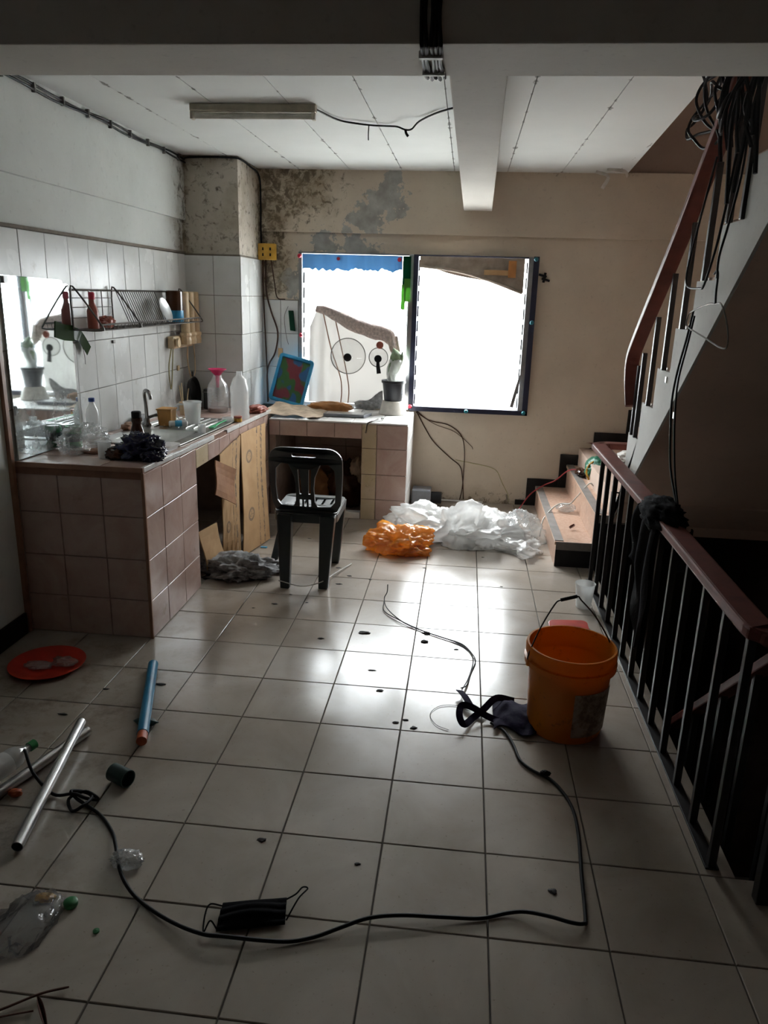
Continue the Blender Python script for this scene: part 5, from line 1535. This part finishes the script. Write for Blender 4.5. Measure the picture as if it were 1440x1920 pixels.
nr = 14
for i, p in enumerate(tpts):
    r = tw_r[i]
    for k in range(nr):
        a = 2 * PI * k / nr
        w_ = 1 + 0.16 * noise.noise(Vector((i * 0.35, math.cos(a) * 1.5, math.sin(a) * 1.5)))
        m.v.append(p + Vector((0.25 * r * math.sin(a) * w_, 0.55 * r * math.cos(a) * w_, r * math.sin(a) * w_)))
for i in range(len(tpts) - 1):
    for k in range(nr):
        l = (k + 1) % nr
        m.f.append((i * nr + k, i * nr + l, (i + 1) * nr + l, (i + 1) * nr + k))
m.f.append(tuple(range(nr)))
m.f.append(tuple((len(tpts) - 1) * nr + k for k in range(nr)))
twl = thing('towel', 'faded towel rolled over the sloping top of the plastic sheet', 'towel', (-0.8, 5.655, 1.3))
m.build('roll', 'towel', twl, True, angle=80)
def tail(u, v):
    return (-0.58 + 0.075 * u + 0.025 * v, 5.635 + 0.012 * math.sin(u * 9) - 0.004 * v, 1.255 - v * (0.10 + 0.05 * math.sin(u * 3)))
MB().sheet(12, 8, tail, 0.008).build('hanging_end', 'towel', twl, True)


def lid(name, label, x, z, r, knob, handle):
    t_ = thing(name, label, 'lid', (x, 5.63, z - r), 'glass lids hung in the window')
    MB().tube([(x + r * math.cos(a), 5.640, z + r * math.sin(a)) for a in [2 * PI * k / 40 for k in range(40)]], 0.0035, 6, True).build('rim', 'wire', t_, True)
    m = MB()
    m.lathe([(0.0, -0.012), (r * 0.6, -0.008), (r, 0.0)], 40, (0, 0, 0), False)
    for v in m.v:
        a, b, c = v
        v.x, v.y, v.z = x + a, 5.640 + c, z + b
    m.build('glass', 'lid_glass', t_, True)
    kb = MB().tube([(x, 5.628, z - 0.008), (x, 5.612, z - 0.008), (x, 5.606, z - 0.008)], [knob * 0.8, knob, knob * 0.7], 18).build('knob', 'rubber', t_, True)
    if handle:
        m = MB()
        ribbon(m, [(x, 5.608, z - 0.01), (x + 0.002, 5.606, z - 0.06), (x + 0.010, 5.606, z - 0.115)], [0.02, 0.026, 0.032], 0.008, (0, -1, 0))
        m.build('handle', 'rubber', kb)
    return t_


lid('glass_cover', 'large round glass pot lid with black knob hung in the window', -0.868, 1.097, 0.130, 0.030, False)
lid('glass_cover', 'small round glass lid with black handle hung beside the larger one', -0.640, 1.095, 0.070, 0.028, True)
tag(MB().tube([(-0.628, 5.615, 1.187), (-0.628, 5.604, 1.187), (-0.628, 5.598, 1.187)], [0.022, 0.027, 0.020], 18).build('wooden_knob', 'terra', None, True), 'round reddish knob hanging just under the towel', 'knob')
for k, (xa, xb) in enumerate(((-1.06, -0.92), (-0.98, -0.865))):
    cable('brown_cable', [(xa, 5.655, 1.40), (xa + 0.06, 5.652, 1.15), (xb - 0.01, 5.652, 0.95), (xb + 0.005, 5.652, 0.84), (xb, 5.645, 0.745)], 0.0045, 'brown_edge', ('brown cord hanging through the plastic sheet, nearer the jamb', 'brown cord hanging through the plastic sheet under the large lid')[k], 'cord')

# curtains and tape on the window
def val(u, v):
    return (-1.222 + 0.735 * u, 5.682 - 0.006 * math.sin(u * 38), 1.815 - v * (0.108 + 0.030 * noise.noise(Vector((u * 9, 0.3, 7))) + 0.016 * noise.noise(Vector((u * 27, 0.9, 2)))))
tag(MB().sheet(90, 4, val, 0.0015).build('blue_valance', 'blue_fabric', None, True), 'short blue cloth valance along the top of the window', 'curtain')
gtp = thing('window_tape', 'green tape strips hanging on the window mullion', 'tape', (-0.45, 5.68, 1.6))
MB().box(-0.484, -0.425, 5.680, 5.682, 1.60, 1.815).build('strip', 'dgreen_tape', gtp)
MB().hexa([(-0.490, 5.676, 1.445), (-0.462, 5.676, 1.440), (-0.462, 5.678, 1.440), (-0.490, 5.678, 1.445), (-0.488, 5.676, 1.62), (-0.455, 5.676, 1.62), (-0.455, 5.678, 1.62), (-0.488, 5.678, 1.62)]).build('strip', 'green_tape', gtp)
MB().hexa([(-0.468, 5.672, 1.50), (-0.425, 5.672, 1.50), (-0.425, 5.674, 1.50), (-0.468, 5.674, 1.50), (-0.470, 5.672, 1.66), (-0.425, 5.672, 1.66), (-0.425, 5.674, 1.66), (-0.470, 5.674, 1.66)]).build('strip', 'green_tape', gtp)
def bval(u, v):
    lo = 1.745 - 0.165 * max(0, u - 0.15) / 0.85 - 0.015 * math.sin(u * 6)
    return (-0.36 + 0.745 * u, 5.684 - 0.010 * math.sin(v * 3 + u * 5) - 0.005 * noise.noise(Vector((u * 8, v * 4, 0))), 1.818 + (lo - 1.818) * v)
bv = thing('brown_valance', 'brown cloth scrap sagging across the top of the dark window', 'curtain', (0.0, 5.68, 1.7))
MB().sheet(36, 10, bval, 0.003).build('cloth', 'brown_fabric', bv, True)
MB().tube(spline([(-0.36, 5.672, 1.75), (-0.12, 5.668, 1.725), (0.1, 5.668, 1.675), (0.38, 5.668, 1.582)], 6), 0.010, 8).build('hem', 'brown_fabric', bv, True)
MB().box(0.10, 0.30, 5.664, 5.670, 1.70, 1.735).build('card_strip', 'card', bv)
MB().box(0.27, 0.325, 5.660, 5.668, 1.685, 1.80).build('card_patch', 'wood_item', bv)

# on the wall round the window
jb = thing('junction_box', 'yellow stained junction box on the damp wall by the column', 'junction box', (-1.48, 5.7, 1.76))
MB().box(-1.548, -1.418, 5.655, 5.703, 1.765, 1.878).build('cover', 'yellow_box', jb, False, 0.006)
for (a, b) in ((-1.51, 1.84), (-1.455, 1.84), (-1.51, 1.80), (-1.455, 1.80)):
    MB().box(a - 0.005, a + 0.005, 5.652, 5.656, b - 0.010, b + 0.010).build('slot', 'rubber', jb)
for k, (pp, lb) in enumerate(((((-1.50, 5.695, 1.77), (-1.505, 5.715, 1.55), (-1.47, 5.715, 1.40), (-1.42, 5.712, 1.25), (-1.44, 5.71, 1.10), (-1.50, 5.705, 0.97), (-1.50, 5.70, 0.72)), 'thick brown cable curling down from the yellow junction box'),
                              (((-1.52, 5.695, 1.77), (-1.525, 5.712, 1.5), (-1.515, 5.712, 1.2), (-1.505, 5.71, 0.95), (-1.495, 5.70, 0.73)), 'straight dark cable beside the tiled column'),
                              (((-1.46, 5.695, 1.77), (-1.44, 5.712, 1.6), (-1.42, 5.712, 1.5), (-1.36, 5.712, 1.49)), 'short dark wire running off under the junction box'))):
    cable('wall_cable', pp, 0.0065 - 0.001 * k, 'brown_glass', lb)
clp = thing('green_clip', 'dark green clip hanging on the tiles beside the window', 'clip', (-1.31, 5.72, 1.35))
MB().hexa([(-1.325, 5.712, 1.265), (-1.285, 5.712, 1.260), (-1.285, 5.722, 1.260), (-1.325, 5.722, 1.265), (-1.338, 5.712, 1.41), (-1.30, 5.712, 1.41), (-1.30, 5.722, 1.41), (-1.338, 5.722, 1.41)]).build('body', 'dgreen_tape', clp, False, 0.002)
MB().tube(spline([(-1.34, 5.722, 1.44), (-1.37, 5.72, 1.36), (-1.355, 5.72, 1.22), (-1.34, 5.722, 1.16)], 5), 0.002, 5).build('thread', 'wire', clp, True)
tag(MB().box(-1.42, -1.385, 5.718, 5.729, 1.06, 1.13).build('wall_sticker', 'card', None, False, 0.002), 'small tan sticker on the tiles above the blue tray', 'sticker')
cr = thing('cross_ornament', 'small black double cross fixed on the wall beside the window', 'ornament', (0.53, 5.73, 1.69))
for a, b in (((0.492, 1.715), (0.548, 1.700)), ((0.515, 1.688), (0.572, 1.672))):
    MB().tube([(a[0], 5.732, a[1]), (b[0], 5.732, b[1])], 0.008, 8).build('arm', 'rubber', cr, True)
MB().tube([(0.538, 5.730, 1.728), (0.528, 5.730, 1.66)], 0.009, 8).build('post', 'rubber', cr, True)
cable('wall_cable', [(-0.35, 5.732, 0.70), (-0.25, 5.733, 0.63), (-0.10, 5.733, 0.60), (0.0, 5.733, 0.53), (0.035, 5.733, 0.42), (0.04, 5.733, 0.25), (0.035, 5.733, 0.10), (0.02, 5.733, 0.01)], 0.004, 'brown_glass', 'brown wire arching down the wall below the window')
cable('wall_cable', [(-0.345, 5.733, 0.69), (-0.27, 5.733, 0.56), (-0.20, 5.733, 0.46), (-0.07, 5.733, 0.345), (0.01, 5.733, 0.28), (0.035, 5.73, 0.18), (0.05, 5.73, 0.02)], 0.0045, 'brown_glass', 'brown wire slanting down the wall from the counter corner')
cable('wall_cable', [(-0.03, 5.734, 0.33), (0.10, 5.734, 0.31), (0.24, 5.734, 0.285), (0.30, 5.734, 0.25), (0.34, 5.734, 0.17), (0.39, 5.734, 0.08), (0.40, 5.734, 0.02)], 0.003, 'tan_cord', 'thin pale wire wandering over the wall towards the stairs')
cable('wall_cable', [(-0.35, 5.734, 0.685), (-0.20, 5.734, 0.60), (-0.05, 5.734, 0.55), (0.08, 5.734, 0.45), (0.10, 5.734, 0.42)], 0.0022, 'brown_glass', 'thin wire ending on the wall under the dark window')
tag(MB().tube([(-0.20, 5.70, 0.012), (0.20, 5.70, 0.012)], 0.007, 8).build('white_rod', 'white_cord', None, True), 'thin white rod lying at the foot of the wall', 'rod')
dbx = thing('shadow_block', 'shadow stand-in, a small dark grey motor on the floor at the counter end', 'block', (-0.28, 5.55, 0))  # added dark shape standing in for the shadow at the counter end
MB().box(-0.345, -0.20, 5.50, 5.66, 0.0, 0.13).build('body', 'tablet', dbx, False, 0.012)
MB().tube([(-0.20, 5.58, 0.06), (-0.12, 5.58, 0.06)], 0.045, 18).build('round_end', 'rubber', dbx, True)

# ------------------------------------------------------------------ ceiling: lamp, wires, paper shreds
lf = thing('tube_light', 'yellowed fluorescent tube light fixed across the ceiling boards', 'lamp', (-1.06, 3.83, 2.33))
lfh = MB().box(-1.36, -0.755, 3.80, 3.845, 2.350, ZC - 0.0005).build('housing', 'fixture', lf, False, 0.006)
MB().tube([(-1.34, 3.823, 2.334), (-0.775, 3.823, 2.334)], 0.0135, 14).build('tube', 'tube_lamp', lf, True)
for xx in (-1.352, -0.768):
    MB().box(xx - 0.008, xx + 0.008, 3.805, 3.841, 2.318, 2.351).build('lampholder', 'fixture', lfh, False, 0.003)
cable('ceiling_wire', [(-0.765, 3.86, 2.372), (-0.70, 4.08, 2.374), (-0.62, 4.15, 2.372), (-0.53, 4.195, 2.372), (-0.44, 4.22, 2.374), (-0.40, 4.14, 2.355), (-0.36, 4.10, 2.335), (-0.33, 4.11, 2.34), (-0.29, 4.08, 2.37), (-0.20, 3.93, 2.375), (-0.10, 3.80, 2.373)], 0.0045, 'rubber', 'black wire drooping across the ceiling from the tube light')
cable('ceiling_wire', [(-0.36, 4.10, 2.335), (-0.355, 4.10, 2.318), (-0.345, 4.10, 2.305)], 0.007, 'rubber', 'taped wire end dangling from the drooping ceiling wire')
cable('ceiling_wire', [(-0.555, 4.185, 2.372), (-0.556, 4.18, 2.33), (-0.555, 4.18, 2.30)], 0.003, 'rubber', 'short thin wire hanging straight down from the ceiling')
cable('ceiling_wire', [(-1.34, 3.88, 2.378), (-1.1, 3.885, 2.376), (-0.78, 3.88, 2.376)], 0.007, 'rubber', 'black wire lying along the top of the tube light')
cl = thing('corner_cable', 'pair of clipped black cables along the corner of wall and ceiling', 'cable', (LX + 0.03, 4.2, 2.36))
for k, dz in ((0, 0.0), (1, -0.016)):
    pp = [(LX + 0.033 + 0.004 * k, 2.36 + 0.24 * i, 2.362 + dz + 0.007 * math.sin(i * 1.9 + k * 1.3)) for i in range(13)]
    MB().tube(spline(pp, 4), 0.0055, 6).build('wire', 'rubber', cl, True)
for i in range(12):
    yy = 2.45 + 0.24 * i
    MB().box(LX + 0.026, LX + 0.044, yy - 0.006, yy + 0.006, 2.335, 2.374).build('clip', 'wire', cl, False, 0.002)
cable('corner_wire', [(LX + 0.035, 5.18, 2.36), (LX + 0.06, 5.19, 2.37), (-1.75, 5.192, 2.374), (-1.58, 5.192, 2.372), (-1.535, 5.23, 2.368), (-1.535, 5.45, 2.36), (-1.535, 5.68, 2.33), (-1.53, 5.69, 2.15), (-1.532, 5.69, 1.99), (-1.53, 5.695, 1.88)], 0.0065, 'rubber', 'thick sooty cable bent round the top of the column down to the junction box')
bw = thing('beam_wires', 'bundle of black wires wrapped over the cross beam', 'wires', (-0.125, 2.1, 2.13))
for k in range(5):
    x_ = -0.150 + 0.0115 * k
    j_ = 0.004 * math.sin(k * 2.1)
    MB().tube(spline([(x_, 2.050, 2.50), (x_ + j_, 2.050, 2.30), (x_ - j_, 2.050, 2.20), (x_ + 0.002, 2.050, 2.135), (x_ + 0.003, 2.062, 2.122), (x_ - j_, 2.18, 2.122), (x_ + j_, 2.30, 2.122), (x_ + 0.003, 2.345 if k % 2 else 2.33, 2.124)], 5), 0.0055, 6).build('wire', 'rubber', bw, True)
MB().box(-0.158, -0.097, 2.105, 2.125, 2.112, 2.129).build('clip', 'white_cord', bw, False, 0.002)
MB().box(-0.158, -0.097, 2.255, 2.270, 2.112, 2.129).build('clip', 'white_cord', bw, False, 0.002)
for i, (a, b, c_, lb) in enumerate((((0.80, 5.58, 2.375), (0.88, 5.56, 2.345), (0.85, 5.57, 2.27), 'torn pale strip of paper dangling from the ceiling corner'), ((0.86, 5.50, 2.38), (0.97, 5.50, 2.368), (1.0, 5.52, 2.34), 'curled pale flake peeling off at the ceiling edge'))):
    m = MB()
    ribbon(m, spline([a, b, c_], 6), 0.025, 0.002, (0.3, -0.8, 0.4))
    tag(m.build('paper_shred', 'paper_white'), lb, 'paper')

# ------------------------------------------------------------------ cables and hanger by the stairs
rc = random.Random(4)
cb = thing('cable_bundle', 'tangle of black cables coiled at the top of the stair railing', 'cables', (0.86, 3.0, 2.2))
loops = [((3.16, 2.23), 0.24, 0.10), ((3.12, 2.21), 0.20, 0.12), ((3.02, 2.24), 0.20, 0.12), ((2.92, 2.22), 0.22, 0.14), ((2.86, 2.25), 0.16, 0.12), ((3.08, 2.26), 0.16, 0.09)]
for i, (c_, ra, rb) in enumerate(loops):
    pp = []
    for k in range(14):
        a = 2 * PI * k / 14
        pp.append((0.835 + 0.03 * math.sin(a * 2 + i) - 0.006 * i, c_[0] + ra * math.cos(a + i) * 0.8 + rc.uniform(-0.012, 0.012), c_[1] + rb * math.sin(a + i) * 0.85 + rc.uniform(-0.012, 0.012)))
    MB().tube(spline(pp, 4, True), 0.0055, 6, True).build('loop', 'rubber', cb, True)
for i in range(12):
    y_ = 2.58 + 0.030 * i
    MB().tube(spline([(0.83 + 0.006 * (i % 4), y_ - 0.04, 2.37), (0.825 + 0.01 * (i % 3), y_, 2.32 - 0.02 * (i % 2)), (0.83 + 0.012 * math.sin(i), y_ + 0.02 + rc.uniform(-0.03, 0.03), 2.25), (0.835, y_ + 0.03 + rc.uniform(-0.05, 0.05), 2.15 - 0.02 * (i % 3)), (0.845, y_ + 0.04 + rc.uniform(-0.04, 0.05), (2.08 if i % 4 else 1.93) - 0.03 * (i % 3))], 5), 0.0075, 6).build('strand', 'rubber', cb, True)
cable('hanging_cable', [(0.852, 3.03, 2.05), (0.85, 3.18, 1.75), (0.85, 3.20, 1.62), (0.85, 3.02, 1.60), (0.848, 2.95, 1.62), (0.848, 2.86, 1.78), (0.85, 2.80, 2.05)], 0.0045, 'rubber', 'black cable swagged in a loop over the white stringer')
cable('hanging_cable', [(0.852, 3.06, 1.52), (0.85, 3.09, 1.42), (0.85, 3.16, 1.28), (0.852, 3.19, 1.16), (0.855, 3.165, 1.05), (0.858, 3.10, 0.90), (0.86, 2.95, 0.78)], 0.0045, 'rubber', 'black cable hanging in front of the stair underside, nearer the window')
cable('hanging_cable', [(0.850, 3.03, 1.50), (0.848, 3.06, 1.40), (0.848, 3.12, 1.26), (0.85, 3.12, 1.15), (0.852, 3.08, 1.02), (0.856, 3.01, 0.88), (0.86, 2.93, 0.78)], 0.004, 'rubber', 'thinner black cable hanging in front of the stair underside, nearer the floor railing')
hgr = thing('coat_hanger', 'bent wire coat hanger hooked on a cable over the stringer', 'coat hanger', (0.86, 2.83, 1.4))
MB().tube(spline([(0.845, 2.785, 1.545), (0.845, 2.86, 1.545), (0.845, 3.06, 1.515), (0.845, 3.10, 1.49), (0.845, 3.09, 1.46), (0.845, 2.86, 1.43), (0.845, 2.65, 1.405), (0.845, 2.60, 1.42), (0.845, 2.63, 1.48), (0.845, 2.72, 1.545)], 4, True), 0.003, 6, True).build('frame', 'wire', hgr, True)
MB().tube(spline([(0.845, 2.785, 1.545), (0.843, 2.79, 1.58), (0.843, 2.795, 1.63), (0.843, 2.81, 1.655), (0.843, 2.84, 1.645)], 4), 0.004, 6).build('hook', 'rubber', hgr, True)
cable('hanging_cable', [(0.842, 2.80, 1.63), (0.842, 2.81, 1.70), (0.845, 2.77, 1.80), (0.848, 2.72, 1.95), (0.85, 2.72, 2.1)], 0.004, 'rubber', 'thin black cable carrying the coat hanger hook')
for i, (yy, zz, lb) in enumerate(((3.30, 1.085, 'pale sticker scrap near the lower edge of the stringer'), (3.50, 1.215, 'tiny pale chip on the face of the stringer'))):
    tag(MB().box(0.8945, 0.8995, yy - 0.012, yy + 0.010, zz - 0.014, zz + 0.014).build('sticker_scrap', 'white_edge', None, False, 0.002), lb, 'sticker')

# ------------------------------------------------------------------ things on the steps
gb = thing('green_bag', 'bulging green bag with yellow trim on the upper step', 'bag', (0.95, 5.2, 0.34))
crumple('body', (0.955, 5.22, 0.425), (0.075, 0.10, 0.075), 111, 'green_bag', 0.25, 1.8, 4, 0.342, gb)
MB().tube(spline([(0.895, 5.15, 0.36), (0.875, 5.16, 0.41), (0.89, 5.17, 0.46), (0.93, 5.18, 0.49)], 5), 0.007, 8).build('trim', 'yellow_box', gb, True)
tag(crumple('dark_bundle', (0.872, 5.36, 0.365), (0.035, 0.06, 0.024), 112, 'brown_glass', 0.4, 2, 4, 0.342), 'small brown bundle beside the green bag on the step', 'bundle')
tag(crumple('clear_bottle', (0.745, 5.05, 0.180), (0.055, 0.05, 0.026), 113, 'film_clear', 0.35, 2, 4, 0.161), 'crushed clear plastic bottle on the bottom step', 'bottle')
cable('white_cable', [(0.90, 4.98, 0.36), (0.87, 4.99, 0.37), (0.80, 5.0, 0.27), (0.76, 5.02, 0.215), (0.70, 5.05, 0.205), (0.64, 5.0, 0.175), (0.585, 4.93, 0.12), (0.57, 4.88, 0.07), (0.56, 4.84, 0.03)], 0.005, 'white_cord', 'white cord trailing over the two lowest steps')
cable('red_cable', [(0.86, 5.45, 0.365), (0.80, 5.50, 0.34), (0.72, 5.55, 0.25), (0.64, 5.58, 0.20), (0.55, 5.6, 0.12), (0.48, 5.55, 0.03), (0.45, 5.5, 0.008)], 0.005, 'red_cord', 'dark red cord running down the stairs along the wall')
def leaf2(u, v):
    w = math.sin(PI * u) ** 0.7 * 0.03
    return (0.715 + 0.03 * u + (v - 0.5) * w, 4.60 + 0.045 * u, 0.166 + 0.014 * abs(v - 0.5) + 0.014 * u * u)
tag(MB().sheet(8, 4, leaf2, 0.0015).build('dry_leaf', 'dry_leaf', None, True), 'dry reddish brown leaf on the bottom step', 'leaf')
tag(crumple('paper_bundle', (1.12, 5.05, 0.555), (0.06, 0.07, 0.035), 114, 'paper_white', 0.35, 2, 4, 0.521), 'pale green paper bundle on the third step', 'bundle')

# ------------------------------------------------------------------ last small things
cable('loose_thread', [(0.02, 2.46, 0.003), (-0.03, 2.49, 0.003), (-0.055, 2.56, 0.003), (-0.02, 2.625, 0.003), (0.05, 2.64, 0.003), (0.10, 2.62, 0.003)], 0.0012, 'rubber', 'curled hair thin thread on the tiles beside the strap bag', 'thread', n=4)
nb = thing('niche_bundle', 'dark brown bundle stuffed inside the niche under the window', 'bundle', (-0.80, 5.45, 0))
crumple('sack', (-0.84, 5.48, 0.14), (0.14, 0.15, 0.18), 131, 'brown_glass', 0.3, 1.6, 4, 0.002, nb)
crumple('fur_trim', (-0.745, 5.42, 0.27), (0.05, 0.05, 0.09), 132, 'newspaper', 0.5, 2.6, 4, 0.1, nb)
tag(crumple('paper_scrap', (-1.08, 5.40, 0.13), (0.11, 0.10, 0.14), 133, 'card_dark', 0.3, 1.5, 4, 0.002), 'brown carton scrap inside the niche behind the chair', 'carton')
tag(MB().box(-1.205, -1.165, 4.345, 4.365, 0.0, 0.006).build('blue_chip', 'sky_plastic', None, False, 0.002), 'tiny blue plastic chip on the floor beside the cardboard', 'chip')
